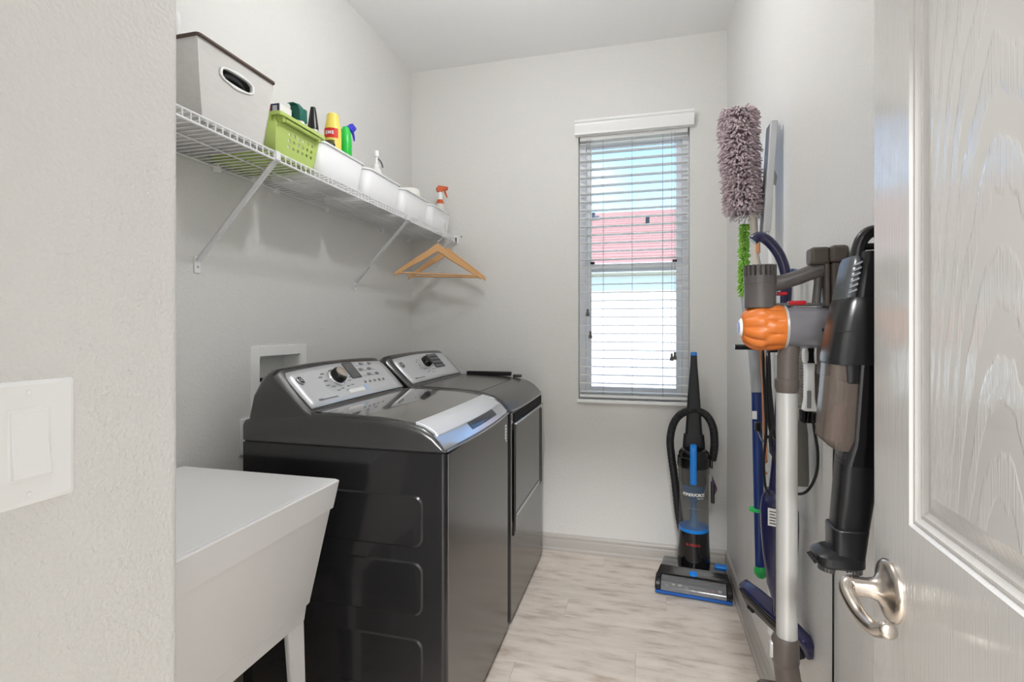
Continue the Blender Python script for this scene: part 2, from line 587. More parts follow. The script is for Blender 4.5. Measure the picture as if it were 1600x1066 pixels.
# ------------------------------------------------------------------ washer and dryer
DECK = [(-1.035, 1.032), (-0.90, 1.029), (-0.764, 1.024), (-0.69, 1.017), (-0.635, 1.003), (-0.600, 0.984), (-0.575, 0.960), (-0.560, 0.938)]

def deck_at(x, prof):
    for (a, za), (b, zb) in zip(prof, prof[1:]):
        if a <= x <= b:
            return za + (zb - za) * (x - a) / (b - a)
    return prof[-1][1] if x > prof[-1][0] else prof[0][1]

def bow(y, y0, y1, amt):
    c, h = (y0 + y1) / 2, (y1 - y0) / 2
    return amt * (1 - ((y - c) / h) ** 2)

def machine(name, label, y0, y1, is_washer):
    xb, xf = -1.258, -0.556
    yc = (y0 + y1) / 2
    t = thing(name, label, 'washing machine' if is_washer else 'dryer', ((xb + xf) / 2, yc, 0))
    # cabinet
    pts = [(xb, y0), (xf - 0.015, y0)] + [(xf - 0.015 + 0.015 * math.sin(a), y0 + 0.015 - 0.015 * math.cos(a)) for a in (0.4, 0.8, 1.2, PI / 2)] + \
          [(xf - 0.015 + 0.015 * math.cos(a), y1 - 0.015 + 0.015 * math.sin(a)) for a in (0, 0.4, 0.8, 1.2, PI / 2)] + [(xb, y1)]
    cab = MB().prism(pts, 0.03, 0.930, 'z').build('cabinet', M['graphside'], t)
    # front skin
    fr = MB()
    fr.loft([[(xf - 0.004, y0 + 0.016, 0.032), (xf + 0.001, y0 + 0.018, 0.032), (xf + 0.001, y1 - 0.018, 0.032), (xf - 0.004, y1 - 0.016, 0.032)],
             [(xf - 0.004, y0 + 0.016, 0.928), (xf + 0.001, y0 + 0.018, 0.928), (xf + 0.001, y1 - 0.018, 0.928), (xf - 0.004, y1 - 0.016, 0.928)]])
    fr.build('front_panel', M['front'], t)
    for x in (xb + 0.06, xf - 0.06):
        for yy in (y0 + 0.06, y1 - 0.06):
            MB().lathe([(0.022, 0), (0.022, 0.012), (0.012, 0.016), (0.012, 0.032)], 14, Matrix.Translation((x, yy, 0))).build('foot', M['blackm'], t)
    if is_washer:
        for z0, z1 in ((0.649, 0.805), (0.448, 0.608), (0.222, 0.382)):
            o = rrect(-1.19, -0.627, z0, z1, 0.03)
            i = rrect(-1.184, -0.633, z0 + 0.006, z1 - 0.006, 0.026)
            MB().loft([[(x, y0 + 0.0005, z) for x, z in o], [(x, y0 - 0.0035, z) for x, z in i]], caps=False).add(
                [(x, y0 - 0.0035, z) for x, z in i], [tuple(range(len(i)))]).build('side_panel', M['graphside'], t)
    # black seam and top deck
    MB().box(xb + 0.004, xf - 0.006, y0 + 0.004, y1 - 0.004, 0.928, 0.938).build('seam', M['gapdark'], t)
    prof = DECK
    secs = []
    n = 15
    R = 0.022
    ys = sorted(set([y0 + R * (1 - math.cos(PI / 2 * k / 5)) for k in range(6)] + [y1 - R * (1 - math.cos(PI / 2 * k / 5)) for k in range(6)] + [y0 + (y1 - y0) * k / n for k in range(1, n)]))
    for yy in ys:
        d = min(yy - y0, y1 - yy)
        drop = R - math.sqrt(max(0, R * R - (R - min(d, R)) ** 2))
        bw = bow(yy, y0, y1, 0.016)
        sec = [(xb, yy, 0.936), (xb, yy, 1.0 - drop)]
        for x, z in prof:
            k = max(0, min(1, (x + 0.75) / 0.19))
            sec.append((x + bw * k, yy, max(0.937, z - drop * (1 if z > 0.97 else (z - 0.936) / 0.034))))
        sec.append((xf + bw, yy, 0.936))
        secs.append(sec)
    MB().loft(secs).build('top_deck', M['graphite'], t, angle=50)
    # bright line under the front of the deck
    ln = [[(xf + bow(yy, y0, y1, 0.016) + dx, yy, z) for dx, z in ((0.0005, 0.9365), (0.0035, 0.9365), (0.0035, 0.9405), (0.0005, 0.9405))] for yy in [y0 + 0.01 + (y1 - y0 - 0.02) * k / 20 for k in range(21)]]
    MB().loft(ln).build('trim_line', M['silvertrim'], t)
    # console
    cs = []
    m_ = 16
    cy0, cy1 = y0 + 0.004, y1 - 0.03
    for k in range(m_ + 1):
        q = k / m_
        yy = cy0 + (cy1 - cy0) * (0.5 - 0.5 * math.cos(PI * q))
        e = min(yy - cy0, cy1 - yy)
        sh = max(0, 1 - e / 0.035)
        ar = 0.014 * math.sin(PI * q) - 0.020 * sh * sh
        sx = 0.012 * sh * sh
        cs.append([(-1.250, yy, 0.955), (-1.246 + sx, yy, 1.02), (-1.232 + sx, yy, 1.085 + ar * 0.5), (-1.205 + sx, yy, 1.134 + ar), (-1.172, yy, 1.158 + ar),
                   (-1.150, yy, 1.160 + ar), (-1.138 - sx * 0.5, yy, 1.152 + ar), (-1.020 - sx, yy, 1.036 + ar * 0.15), (-0.998 - sx, yy, 1.026), (-0.985 - sx, yy, 1.016), (-1.06, yy, 0.960)])
    con = MB().loft(cs).build('console', M['graphite'], t, bev=0.004, seg=2, angle=40)
    # silver control panel on the slanted face: s from 0 (bottom) to 1 (top)
    def face(yy, s, h=0.0):
        q = (yy - cy0) / (cy1 - cy0)
        ar = 0.014 * math.sin(PI * max(0, min(1, q)))
        a = Vector((-1.020, yy, 1.036 + ar * 0.15)); b = Vector((-1.138, yy, 1.152 + ar))
        return a.lerp(b, s) + Vector((0.70, 0, 0.714)) * h
    rows = []
    for j in range(9):
        s = 0.03 + 0.93 * j / 8
        ya = y0 + 0.030 - 0.004 * math.sin(PI * s)
        yb_ = y1 - 0.050 + 0.006 * math.sin(PI * s)
        if j == 8:
            ya += 0.012; yb_ -= 0.012
        if j == 7:
            ya += 0.002; yb_ -= 0.002
        rows.append([face(ya + (yb_ - ya) * i / 16, s, 0.0035) for i in range(17)])
    vs = [p for r_ in rows for p in r_]
    fs = [(j * 17 + i, j * 17 + i + 1, (j + 1) * 17 + i + 1, (j + 1) * 17 + i) for j in range(8) for i in range(16)]
    pn = MB().add(vs, fs).build('control_panel', M['silver'], t, solid=0.004)
    def at(yy, s, h=0.0045):
        return frame_mat(face(yy, s, h), (0, 1, 0), face(yy, 1) - face(yy, 0))
    w = y1 - y0
    # badge with letters
    bd = MB().lathe([(0.001, 0), (0.0165, 0), (0.0165, 0.002), (0.014, 0.0035), (0.001, 0.0035)], 24, at(y0 + 0.075, 0.70)).build('badge', M['inkdark'], pn)
    rg = MB()
    rg.tube([(0.0150 * math.cos(a), 0.0150 * math.sin(a), 0.003) for a in [2 * PI * k / 24 for k in range(24)]], 0.0016, 6, closed=True, M4=at(y0 + 0.075, 0.70))
    rg.build('badge_ring', M['chrome'], pn)
    text('badge_letters', 'GE', 0.017, at(y0 + 0.075, 0.70, 0.0085), M['silver'], pn)
    # knob
    ky = y0 + (0.262 if is_washer else 0.31)
    kb = MB().lathe([(0.001, 0), (0.038, 0), (0.038, 0.003), (0.033, 0.006), (0.001, 0.006)], 28, at(ky, 0.60)).build('knob_ring', M['chrome'], t)
    kn = MB().lathe([(0.001, 0.004), (0.031, 0.004), (0.030, 0.022), (0.026, 0.029), (0.001, 0.029)], 28, at(ky, 0.60)).build('knob', M['black'], t)
    MB().lathe([(0.001, 0.0292), (0.024, 0.0292), (0.023, 0.034), (0.015, 0.036), (0.001, 0.0365)], 28, at(ky, 0.60)).build('knob_cap', M['nickel'] if is_washer else M['black'], kn)
    # display and buttons
    if is_washer:
        dy = y0 + 0.385
        MB().box(-0.030, 0.030, -0.035, 0.035, 0, 0.0015, at(dy, 0.72)).build('display', M['screen'], pn)
        ring = MB()
        ring.box(-0.033, 0.033, 0.035, 0.038, 0, 0.002, at(dy, 0.72)).box(-0.033, 0.033, -0.038, -0.035, 0, 0.002, at(dy, 0.72))
        ring.box(-0.033, -0.030, -0.035, 0.035, 0, 0.002, at(dy, 0.72)).box(0.030, 0.033, -0.035, 0.035, 0, 0.002, at(dy, 0.72))
        ring.build('display_frame', M['inkdark'], pn)
        for r_ in range(3):
            for c in range(4):
                MB().box(-0.011, 0.011, -0.006, 0.006, 0, 0.002, at(dy + 0.065 + c * 0.032, 0.88 - r_ * 0.16)).build('button', M['ink'] if (r_ + c) % 2 else M['silver'], pn, bev=0.001)
        for c in range(5):
            MB().lathe([(0.001, 0), (0.006, 0), (0.005, 0.002), (0.001, 0.002)], 12, at(dy + 0.03 + c * 0.036, 0.36)).build('button', M['ink'], pn)
    else:
        dy = y0 + 0.46
        MB().box(-0.062, 0.062, -0.046, 0.046, 0, 0.0015, at(dy, 0.64)).build('display', M['inkdark'], pn)
        for r_ in range(4):
            for c in range(4):
                MB().box(-0.011, 0.011, -0.007, 0.007, 0.0015, 0.003, at(dy - 0.042 + c * 0.028, 0.86 - r_ * 0.14)).build('button', M['ink'], pn, bev=0.001)
    # printed cycle marks round the knob
    mk = MB()
    for k in range(14):
        a = math.radians(150 + 240 * k / 13)
        r_ = 0.056 + 0.012 * (k % 2)
        if abs(a - 1.5 * PI) < 0.1:
            continue
        m4 = at(ky, 0.60) @ Matrix.Translation((r_ * 1.25 * math.cos(a), r_ * 0.9 * math.sin(a), -0.0005))
        mk.box(-0.010, 0.010, -0.0018, 0.0018, 0, 0.0004, m4)
    mk.box(-0.045, 0.045, -0.0022, 0.0022, -0.0005, 0, at(y0 + 0.15, 0.16))
    mk.box(-0.012, 0.012, -0.004, 0.004, -0.0005, 0, at(y0 + 0.10, 0.17))
    mk.build('printed_marks', M['ink'], pn, kind='stuff')
    if is_washer:
        st = MB().box(-0.062, 0.045, -0.008, 0.008, -0.0005, 0.0003, at(y0 + 0.335, 0.20)).build('white_sticker', M['white'], pn)
        MB().lathe([(0.001, 0), (0.014, 0), (0.014, 0.0006), (0.001, 0.0006)], 18, at(y0 + 0.395, 0.215)).build('sticker_dot', mat('pale_blue', rgb(170, 200, 225), 0.5), pn)
    # washer lid or dryer top insert
    def ribbon(xa, xb_, ya, yb_, lift, thick, nx=6, ny=14, bw=0.016):
        rows_t = []
        for j in range(ny + 1):
            yy = ya + (yb_ - ya) * j / ny
            up = []; dn = []
            for i in range(nx + 1):
                x = xa + (xb_ - xa) * i / nx
                k = max(0, min(1, (x + 0.75) / 0.19))
                xx = x + bow(yy, y0, y1, bw) * k
                z = deck_at(x, prof)
                up.append((xx, yy, z + lift)); dn.append((xx, yy, z + lift - thick))
            rows_t.append(up + dn[::-1])
        return MB().loft(rows_t)
    if is_washer:
        ribbon(-0.985, -0.662, y0 + 0.022, y1 - 0.045, 0.0035, 0.008).build('lid_glass', M['lidglass'], t)
        ribbon(-1.005, -0.985, y0 + 0.022, y1 - 0.045, 0.004, 0.008, 2).build('lid_hinge', M['graphite'], t)
        ribbon(-0.985, -0.662, y1 - 0.045, y1 - 0.022, 0.0045, 0.008).build('lid_edge', M['graphite'], t)
        ribbon(-0.662, -0.590, y0 + 0.022, y1 - 0.035, 0.0075, 0.012).build('lid_handle', M['silver'], t, bev=0.0015)
        ribbon(-0.597, -0.562, y0 + 0.008, y1 - 0.008, 0.0022, 0.004, 4).build('front_rim', M['silvertrim'], t)
        rc = ribbon(-0.592, -0.571, y0 + 0.25, y1 - 0.17, 0.0042, 0.004, 4).build('handle_recess', mat('recess_blue_black', rgb(40, 46, 56), 0.1, metal=0.5), t)
        fm = MB()
        for r_, ln_ in ((0, 0.060), (1, 0.075)):
            for k in range(6):
                z = 0.895 - k * 0.0125
                if 0.895 - z < ln_:
                    fm.box(xf + 0.001, xf + 0.0016, y1 - 0.060 + r_ * 0.014, y1 - 0.051 + r_ * 0.014, z - 0.009, z)
        fm.build('front_lettering', M['white'], t)
    else:
        ribbon(-0.985, -0.70, y0 + 0.03, y1 - 0.05, 0.0015, 0.003).build('top_insert', mat('brown_grey_metal', rgb(120, 116, 110), 0.22, metal=0.9), t)
        # black lint drawer handle at the far side
        MB().box(-0.99, -0.725, y1 - 0.045, y1 - 0.012, 1.026, 1.050).build('lint_drawer_handle', M['black'], t, bev=0.006, seg=3)
        MB().box(-0.715, -0.665, y1 - 0.042, y1 - 0.015, 1.02, 1.036).build('lint_drawer_end', M['graphite'], t, bev=0.005, seg=3)
        # door
        MB().box(xf, xf + 0.006, y0 + 0.05, y1 - 0.026, 0.445, 0.850).build('door_gap', M['gapdark'], t)
        MB().box(xf, xf + 0.005, y0 + 0.05, y0 + 0.068, 0.385, 0.880).build('door_gap', M['gapdark'], t)
        dr = MB().box(xf + 0.002, xf + 0.009, y0 + 0.070, y1 - 0.115, 0.395, 0.872).build('door', M['front'], t, bev=0.004)
        MB().box(xf + 0.008, xf + 0.013, y0 + 0.075, y1 - 0.120, 0.462, 0.476).build('door_strip', M['silvertrim'], dr, bev=0.002)
        # pocket handle above the door
        pk = MB()
        for nm, z0, z1, dx, mm in (('handle_pocket', 0.880, 0.922, 0.004, mat('pocket_black', rgb(10, 11, 16), 0.6, spec=0.2)),):
            MB().box(xf, xf + dx, y0 + 0.06, y1 - 0.03, z0, z1).build(nm, mm, t, bev=0.002)
        MB().box(xf + 0.002, xf + 0.016, y0 + 0.06, y1 - 0.035, 0.871, 0.881).build('handle_lip', M['silvertrim'], t, bev=0.003)
    return t

washer = machine('washing_machine', 'dark graphite top-load washing machine beside the white sink', 1.392, 2.106, True)
dryer = machine('dryer', 'dark graphite front-door dryer next to the back wall', 2.128, 2.840, False)

# ------------------------------------------------------------------ utility sink
sk = thing('utility_sink', 'white plastic utility sink with flat cover, in front of the washer', 'sink', (-1.12, 1.0, 0))
SY0, SY1, SX0, SX1 = 0.70, 1.300, -1.400, -0.842
def tub_sec(d, z, dy=None):
    dy = d if dy is None else dy
    return [(x, y, z) for x, y in rrect(SX0 + d * 0.3, SX1 - d, SY0 + dy, SY1 - dy, 0.008, 3)]
MB().loft([tub_sec(0.092, 0.468, 0.032), tub_sec(0.088, 0.508, 0.028), tub_sec(0.082, 0.514, 0.022), tub_sec(0.016, 0.786, 0.020), tub_sec(0.009, 0.790, 0.016), tub_sec(0.0, 0.862), tub_sec(0.003, 0.865)]).build('tub', M['sink'], sk, angle=25)
MB().box(SX0 + 0.012, SX1 - 0.008, SY0 + 0.008, SY1 - 0.008, 0.8645, 0.868).build('flat_cover', M['sink'], sk, bev=0.0012)
for sx, sy in ((1, 1), (1, -1), (-1, 1), (-1, -1)):
    cx = (SX1 - 0.096) if sx > 0 else (SX0 + 0.04)
    cyy = (SY1 - 0.036) if sy > 0 else (SY0 + 0.036)
    fx, fy = cx + sx * 0.012, cyy + sy * 0.005
    w = 0.066
    a = [(cx, cyy, 0.50), (cx - sx * w, cyy, 0.50), (cx - sx * w, cyy - sy * 0.006, 0.50), (cx - sx * 0.006, cyy - sy * 0.006, 0.50), (cx - sx * 0.006, cyy - sy * w, 0.50), (cx, cyy - sy * w, 0.50)]
    b = [(fx, fy, 0.0), (fx - sx * w * 0.6, fy, 0), (fx - sx * w * 0.6, fy - sy * 0.006, 0), (fx - sx * 0.006, fy - sy * 0.006, 0), (fx - sx * 0.006, fy - sy * w * 0.6, 0), (fx, fy - sy * w * 0.6, 0)]
    MB().loft([b, a]).build('leg', M['sink'], sk)

# ------------------------------------------------------------------ wall fittings on the left
wb = thing('water_outlet_box', 'white recessed water outlet box in the wall behind the washer', 'outlet box', (XL, 1.756, 0.94))
y0, y1, z0, z1 = OB
fr = MB()
fr.box(XL, XL + 0.006, 1.595, y0, 0.94, 1.229).box(XL, XL + 0.006, y1, 1.917, 0.94, 1.229).box(XL, XL + 0.006, y0, y1, z1, 1.229).box(XL, XL + 0.006, y0, y1, 0.94, z0)
fr.build('face_frame', M['white'], wb, bev=0.001)
bx = MB()
bx.box(XL - 0.085, XL - 0.08, y0, y1, z0, z1).box(XL - 0.08, XL, y0, y0 + 0.003, z0, z1).box(XL - 0.08, XL, y1 - 0.003, y1, z0, z1).box(XL - 0.08, XL, y0, y1, z0, z0 + 0.003).box(XL - 0.08, XL, y0, y1, z1 - 0.003, z1)
bx.build('recess', M['white'], wb)
for yy in (1.68, 1.80):
    MB().lathe([(0.012, 0), (0.012, 0.05), (0.018, 0.052), (0.018, 0.075), (0.006, 0.08), (0.006, 0.1)], 14, Matrix.Translation((XL - 0.045, yy, 0.99))).build('valve', M['nickel'], wb)
    MB().box(XL - 0.06, XL - 0.01, yy - 0.008, yy + 0.008, 1.09, 1.105).build('valve_handle', M['blackm'], wb, bev=0.003)
wp = thing('outlet_plate', 'white wall plate low behind the washer, above the sink', 'wall plate', (XL, 1.585, 0.838))
MB().box(XL, XL + 0.008, 1.545, 1.625, 0.838, 0.968).build('plate', M['white'], wp, bev=0.002)
for zz in (0.88, 0.925):
    MB().box(XL + 0.007, XL + 0.0095, 1.568, 1.602, zz - 0.014, zz + 0.014).build('socket', M['whitem'], wp, bev=0.002)

# light switch
sw = thing('light_switch', 'white rocker light switch on the near wall', 'light switch', (XS, 0.36, 1.13))
MB().loft([[(XS, y, z) for y, z in rrect(0.318, 0.400, 1.130, 1.249, 0.003, 2)], [(XS + 0.004, y, z) for y, z in rrect(0.318, 0.400, 1.130, 1.249, 0.003, 2)],
           [(XS + 0.0065, y, z) for y, z in rrect(0.322, 0.396, 1.134, 1.245, 0.003, 2)]]).build('plate', M['white'], sw, angle=25)
MB().box(XS + 0.006, XS + 0.0075, 0.341, 0.377, 1.155, 1.223).build('bezel', M['white'], sw, bev=0.001)
MB().prism([(XS + 0.006, 1.158), (XS + 0.0135, 1.158), (XS + 0.0095, 1.1895), (XS + 0.0080, 1.2205), (XS + 0.006, 1.2205)], 0.3435, 0.3745, 'y').build('rocker', M['white'], sw, bev=0.0006, angle=4)
for z in (1.141, 1.238):
    MB().lathe([(0.0001, 0.0022), (0.0022, 0.0016), (0.003, 0.0)], 12, frame_mat((XS + 0.0063, 0.359, z), (0, 1, 0), (0, 0, 1))).build('screw', M['white'], sw)

# ------------------------------------------------------------------ wire shelf
SZ, SXF, SYA, SYB = 1.850, -1.116, 0.545, 2.955
sh = thing('wire_shelf', 'white ventilated wire shelf on the left wall', 'shelf', (XL, 1.75, SZ))
def rail(name, x, z, r=0.0032):
    MB().tube([(x, SYA, z), (x, SYB, z)], r, 8).build(name, M['wire'], sh)
rail('back_rail', XL + 0.012, SZ - 0.007)
rail('middle_rail', -1.26, SZ - 0.007, 0.0028)
rail('front_top_rail', SXF, SZ, 0.0030)
rail('front_bottom_rail', SXF + 0.001, SZ - 0.025, 0.0038)
wire0 = None
ny = int((SYB - SYA) / 0.0254)
for k in range(ny + 1):
    yy = SYA + 0.004 + k * 0.0254
    if wire0 is None:
        wire0 = MB().tube([(XL + 0.006, yy, SZ - 0.002), (SXF - 0.004, yy, SZ - 0.001), (SXF + 0.002, yy, SZ - 0.004), (SXF + 0.003, yy, SZ - 0.027)], 0.0021, 6).build('wire', M['wire'], sh)
        wy = yy
    else:
        c = wire0.copy(); COL.objects.link(c)
        c.location = (0, yy - wy, 0)
for yy in (0.85, 1.14, 1.437, 1.728, 2.055, 2.566, 2.899):
    MB().box(XL, XL + 0.020, yy - 0.009, yy + 0.009, SZ - 0.022, SZ + 0.004).build('wall_clip', M['white'], sh, bev=0.003)
for yf, zf, yt in ((1.362, 1.52, 1.372), (2.306, 1.53, 2.300)):
    a = Vector((XL + 0.008, yf, zf)); b = Vector((SXF - 0.002, yt, SZ - 0.022))
    br = MB()
    d = (b - a)
    m4 = frame_mat(a, d, (0, 1, 0))
    L = d.length
    br.box(0, L, -0.009, 0.009, -0.0015, 0.0015, m4).box(0, L, -0.009, -0.0065, -0.006, 0.0015, m4).box(0, L, 0.0065, 0.009, -0.006, 0.0015, m4)
    bo = br.build('brace', M['wire'], sh)
    MB().box(XL, XL + 0.006, yf - 0.011, yf + 0.011, zf - 0.042, zf + 0.012).build('brace_foot', M['wire'], bo, bev=0.002)
    MB().lathe([(0.0045, 0), (0.0045, 0.001), (0.002, 0.003), (0.0005, 0.003)], 12, frame_mat((XL + 0.006, yf, zf - 0.022), (0, 1, 0), (0, 0, 1))).build('screw', M['steel'], bo)
    MB().box(SXF - 0.006, SXF + 0.008, yt - 0.010, yt + 0.010, SZ - 0.026, SZ + 0.003).build('brace_hook', M['wire'], bo, bev=0.002)
eb = MB()
eb.box(SXF - 0.02, SXF + 0.016, YB - 0.012, YB, SZ - 0.034, SZ + 0.012)
ebo = eb.build('end_bracket', M['white'], sh, bev=0.003)
MB().box(SXF + 0.001, SXF + 0.006, YB - 0.020, YB - 0.011, SZ - 0.030, SZ + 0.002).build('bracket_slot', M['blackm'], ebo)
MB().lathe([(0.004, 0), (0.004, 0.002), (0.001, 0.003)], 10, frame_mat((SXF + 0.034, YB, SZ + 0.008), (1, 0, 0), (0, 0, 1))).build('bracket_screw', M['blackm'], ebo)

# ------------------------------------------------------------------ things on the shelf
DZ = SZ + 0.0015
M['fabric'] = mat('grey_linen', rgb(208, 206, 203), 0.85, bump=0.35, bscale=420, bdist=0.0008, var=0.07, vscale=60, stretch=(1, 0.35, 1.6), sheen=0.2)
M['brown'] = mat('brown_binding', rgb(92, 76, 68), 0.7)
M['lime'] = mat('lime_plastic', rgb(184, 206, 112), 0.4)
M['binwhite'] = mat('bin_white', rgb(238, 239, 240), 0.4)

def hole_panel(y0b, y1b, y0t, y1t, z0, z1, hy, hz, a, b, xf):
    """Upright panel facing +x: trapezoid outer edge and a rounded slot hole; xf(z) gives x."""
    def edge(s, z):
        return (y0b if s < 0 else y1b) + ((y0t if s < 0 else y1t) - (y0b if s < 0 else y1b)) * (z - z0) / (z1 - z0)
    angs = [2 * PI * k / 40 for k in range(40)]
    for (cy_, cz_) in ((y0b, z0), (y1b, z0), (y0t, z1), (y1t, z1)):
        angs.append(math.atan2(cz_ - hz, cy_ - hy) % (2 * PI))
    angs = sorted(set(round(x, 6) for x in angs))
    inner = []; mid = []; outer = []
    for t_ in angs:
        c, s = math.cos(t_), math.sin(t_)
        r = (abs(c / a) ** 3.5 + abs(s / b) ** 3.5) ** (-1 / 3.5)
        inner.append((hy + r * c, hz + r * s))
        # march to the outer edge
        lo, hi = 0.0, 2.0
        for _ in range(40):
            m_ = (lo + hi) / 2
            yy, zz = hy + m_ * c, hz + m_ * s
            zc = min(max(zz, z0), z1)
            ok = z0 <= zz <= z1 and edge(-1, zc) <= yy <= edge(1, zc)
            lo, hi = (m_, hi) if ok else (lo, m_)
        outer.append((hy + lo * c, hz + lo * s))
    mb = MB()
    P = lambda q: (xf(q[1]), q[0], q[1])
    n = len(angs)
    B = lambda q: (xf(q[1]) - 0.004, q[0], q[1])
    mb.loft([[P(q) for q in outer], [P(q) for q in inner], [B(q) for q in inner], [B(q) for q in outer], [P(q) for q in outer]], caps=False)
    return mb, inner

# fabric bin
fb = thing('fabric_bin', 'grey linen storage bin with brown binding, nearest on the wire shelf', 'storage bin', (-1.26, 1.22, DZ))
bz0, bz1 = DZ, 2.066
bxf = lambda z: -1.137 + 0.012 * (z - bz0) / (bz1 - bz0)
pb, inner = hole_panel(1.115, 1.335, 1.090, 1.368, bz0, bz1, 1.226, 2.006, 0.055, 0.016, bxf)
pb.build('front_side', M['fabric'], fb, flat=True)
shell = [[(-1.137, 1.115, bz0), (-1.385, 1.115, bz0), (-1.385, 1.335, bz0), (-1.137, 1.335, bz0)],
         [(-1.125, 1.090, bz1), (-1.400, 1.090, bz1), (-1.400, 1.368, bz1), (-1.125, 1.368, bz1)]]
MB().loft(shell, ring=False).add([(-1.137, 1.115, bz0 + 0.001), (-1.385, 1.115, bz0 + 0.001), (-1.385, 1.335, bz0 + 0.001), (-1.137, 1.335, bz0 + 0.001)], [(0, 1, 2, 3)]).build('body', M['fabric'], fb, solid=0.004, flat=True)
rimp = [(x, y, bz1) for x, y in rrect(-1.402, -1.122, 1.087, 1.371, 0.008, 3)]
MB().tube(rimp, 0.0055, 6, closed=True).build('binding', M['brown'], fb)
gr = MB()
gi = [Vector((bxf(z) + 0.001, y, z)) for y, z in inner]
c0 = Vector((bxf(2.006), 1.226, 2.006))
go = [c0 + (p - c0) * 1.0 + (p - c0).normalized() * 0.010 for p in gi]
n = len(gi)
gr.loft([[p + Vector((-0.006, 0, 0)) for p in gi], gi, [g.lerp(o, 0.15) + Vector((0.003, 0, 0)) for g, o in zip(gi, go)], [g.lerp(o, 0.85) + Vector((0.003, 0, 0)) for g, o in zip(gi, go)], go], caps=False)
gr.build('handle_grommet', M['white'], fb)
# dark case inside the bin
kc = thing('black_case', 'black plastic case inside the grey fabric bin, seen through its handle hole', 'case', (-1.22, 1.225, DZ + 0.006))
MB().box(-1.26, -1.150, 1.14, 1.31, DZ + 0.006, 2.052).build('case_body', M['black'], kc, bev=0.008)
MB().tube(bez((-1.152, 1.17, 1.99), (-1.138, 1.19, 2.020), (-1.138, 1.26, 2.020), (-1.152, 1.285, 1.985)), 0.007, 8).build('case_handle', M['blackm'], kc)
# white jug inside the bin
jg = thing('white_jug', 'white plastic jug whose handle shows above the grey fabric bin', 'jug', (-1.335, 1.16, DZ + 0.006))
MB().lathe([(0.001, 0), (0.036, 0), (0.042, 0.02), (0.042, 0.17), (0.03, 0.21), (0.014, 0.235), (0.014, 0.26), (0.001, 0.26)], 24, Matrix.Translation((-1.335, 1.16, DZ + 0.006))).build('jug_body', M['white'], jg)
MB().tube(bez((-1.318, 1.15, 2.06), (-1.250, 1.12, 2.21), (-1.215, 1.135, 2.19), (-1.285, 1.145, 2.06)), 0.011, 10).build('jug_handle', M['white'], jg)

# green basket with real holes
gb = thing('green_basket', 'lime green plastic basket with punched holes beside the fabric bin', 'basket', (-1.25, 1.49, DZ))
gz0, gz1 = DZ, 1.978
gx = lambda z: -1.136 + 0.016 * (z - gz0) / (gz1 - gz0)
gy0 = lambda z: 1.392 - 0.012 * (z - gz0) / (gz1 - gz0)
gy1 = lambda z: 1.580 + 0.020 * (z - gz0) / (gz1 - gz0)
mb = MB()
ha, hb, va, vb = 1.437, 1.576, 1.885, 1.945
P = lambda y, z: (gx(z), y, z)
B = lambda y, z: (gx(z) - 0.003, y, z)
Q = lambda pts: mb.add([P(*p) for p in pts], [tuple(range(len(pts)))]).add([B(*p) for p in pts], [tuple(reversed(range(len(pts))))])
Q([(gy0(gz0), gz0), (gy1(gz0), gz0), (gy1(va), va), (gy0(va), va)])
Q([(gy0(vb), vb), (gy1(vb), vb), (gy1(gz1), gz1), (gy0(gz1), gz1)])
Q([(gy0(va), va), (ha, va), (ha, vb), (gy0(vb), vb)])
Q([(hb, va), (gy1(va), va), (gy1(vb), vb), (hb, vb)])
cw, ch = (hb - ha) / 6, (vb - va) / 3
for i in range(6):
    for j in range(3):
        cy_, cz_ = ha + (i + .5) * cw, va + (j + .5) * ch
        out_ = [(cy_ + cw / 2 * sx, cz_ + ch / 2 * sz) for sx, sz in ((1, 0), (1, 1), (0, 1), (-1, 1), (-1, 0), (-1, -1), (0, -1), (1, -1))]
        inn = [(cy_ + 0.0056 * math.cos(PI / 4 * k), cz_ + 0.0056 * math.sin(PI / 4 * k)) for k in range(8)]
        mb.loft([[P(*p) for p in out_], [P(*p) for p in inn], [B(*p) for p in inn], [B(*p) for p in out_]], caps=False)
mb.build('front_side', M['lime'], gb, flat=True)
xbk0, xbk1 = -1.380, -1.395
MB().loft([[(gx(gz0), gy0(gz0), gz0), (xbk0, gy0(gz0), gz0), (xbk0, gy1(gz0), gz0), (gx(gz0), gy1(gz0), gz0)],
           [(gx(gz1), gy0(gz1), gz1), (xbk1, gy0(gz1), gz1), (xbk1, gy1(gz1), gz1), (gx(gz1), gy1(gz1), gz1)]], ring=False).add(
    [(gx(gz0), gy0(gz0), gz0 + .001), (xbk0, gy0(gz0), gz0 + .001), (xbk0, gy1(gz0), gz0 + .001), (gx(gz0), gy1(gz0), gz0 + .001)], [(0, 1, 2, 3)]).build('body', M['lime'], gb, solid=0.003, flat=True)
inn = rrect(xbk1, gx(gz1), gy0(gz1), gy1(gz1), 0.006, 3)
out_ = rrect(xbk1 - 0.006, gx(gz1) + 0.020, gy0(gz1) - 0.010, gy1(gz1) + 0.012, 0.012, 3)
MB().loft([[(x, y, gz1 - 0.004) for x, y in inn], [(x, y, gz1 + 0.003) for x, y in inn], [(x, y, gz1 + 0.003) for x, y in out_], [(x, y, gz1 - 0.008) for x, y in out_], [(x, y, gz1 - 0.004) for x, y in inn]], caps=False).build('rim', M['lime'], gb)
MB().tube([(gx(gz1) + 0.009, 1.405, gz1 - 0.014), (gx(gz1) + 0.009, 1.578, gz1 - 0.014)], 0.007, 8).build('handle_bar', M['lime'], gb)
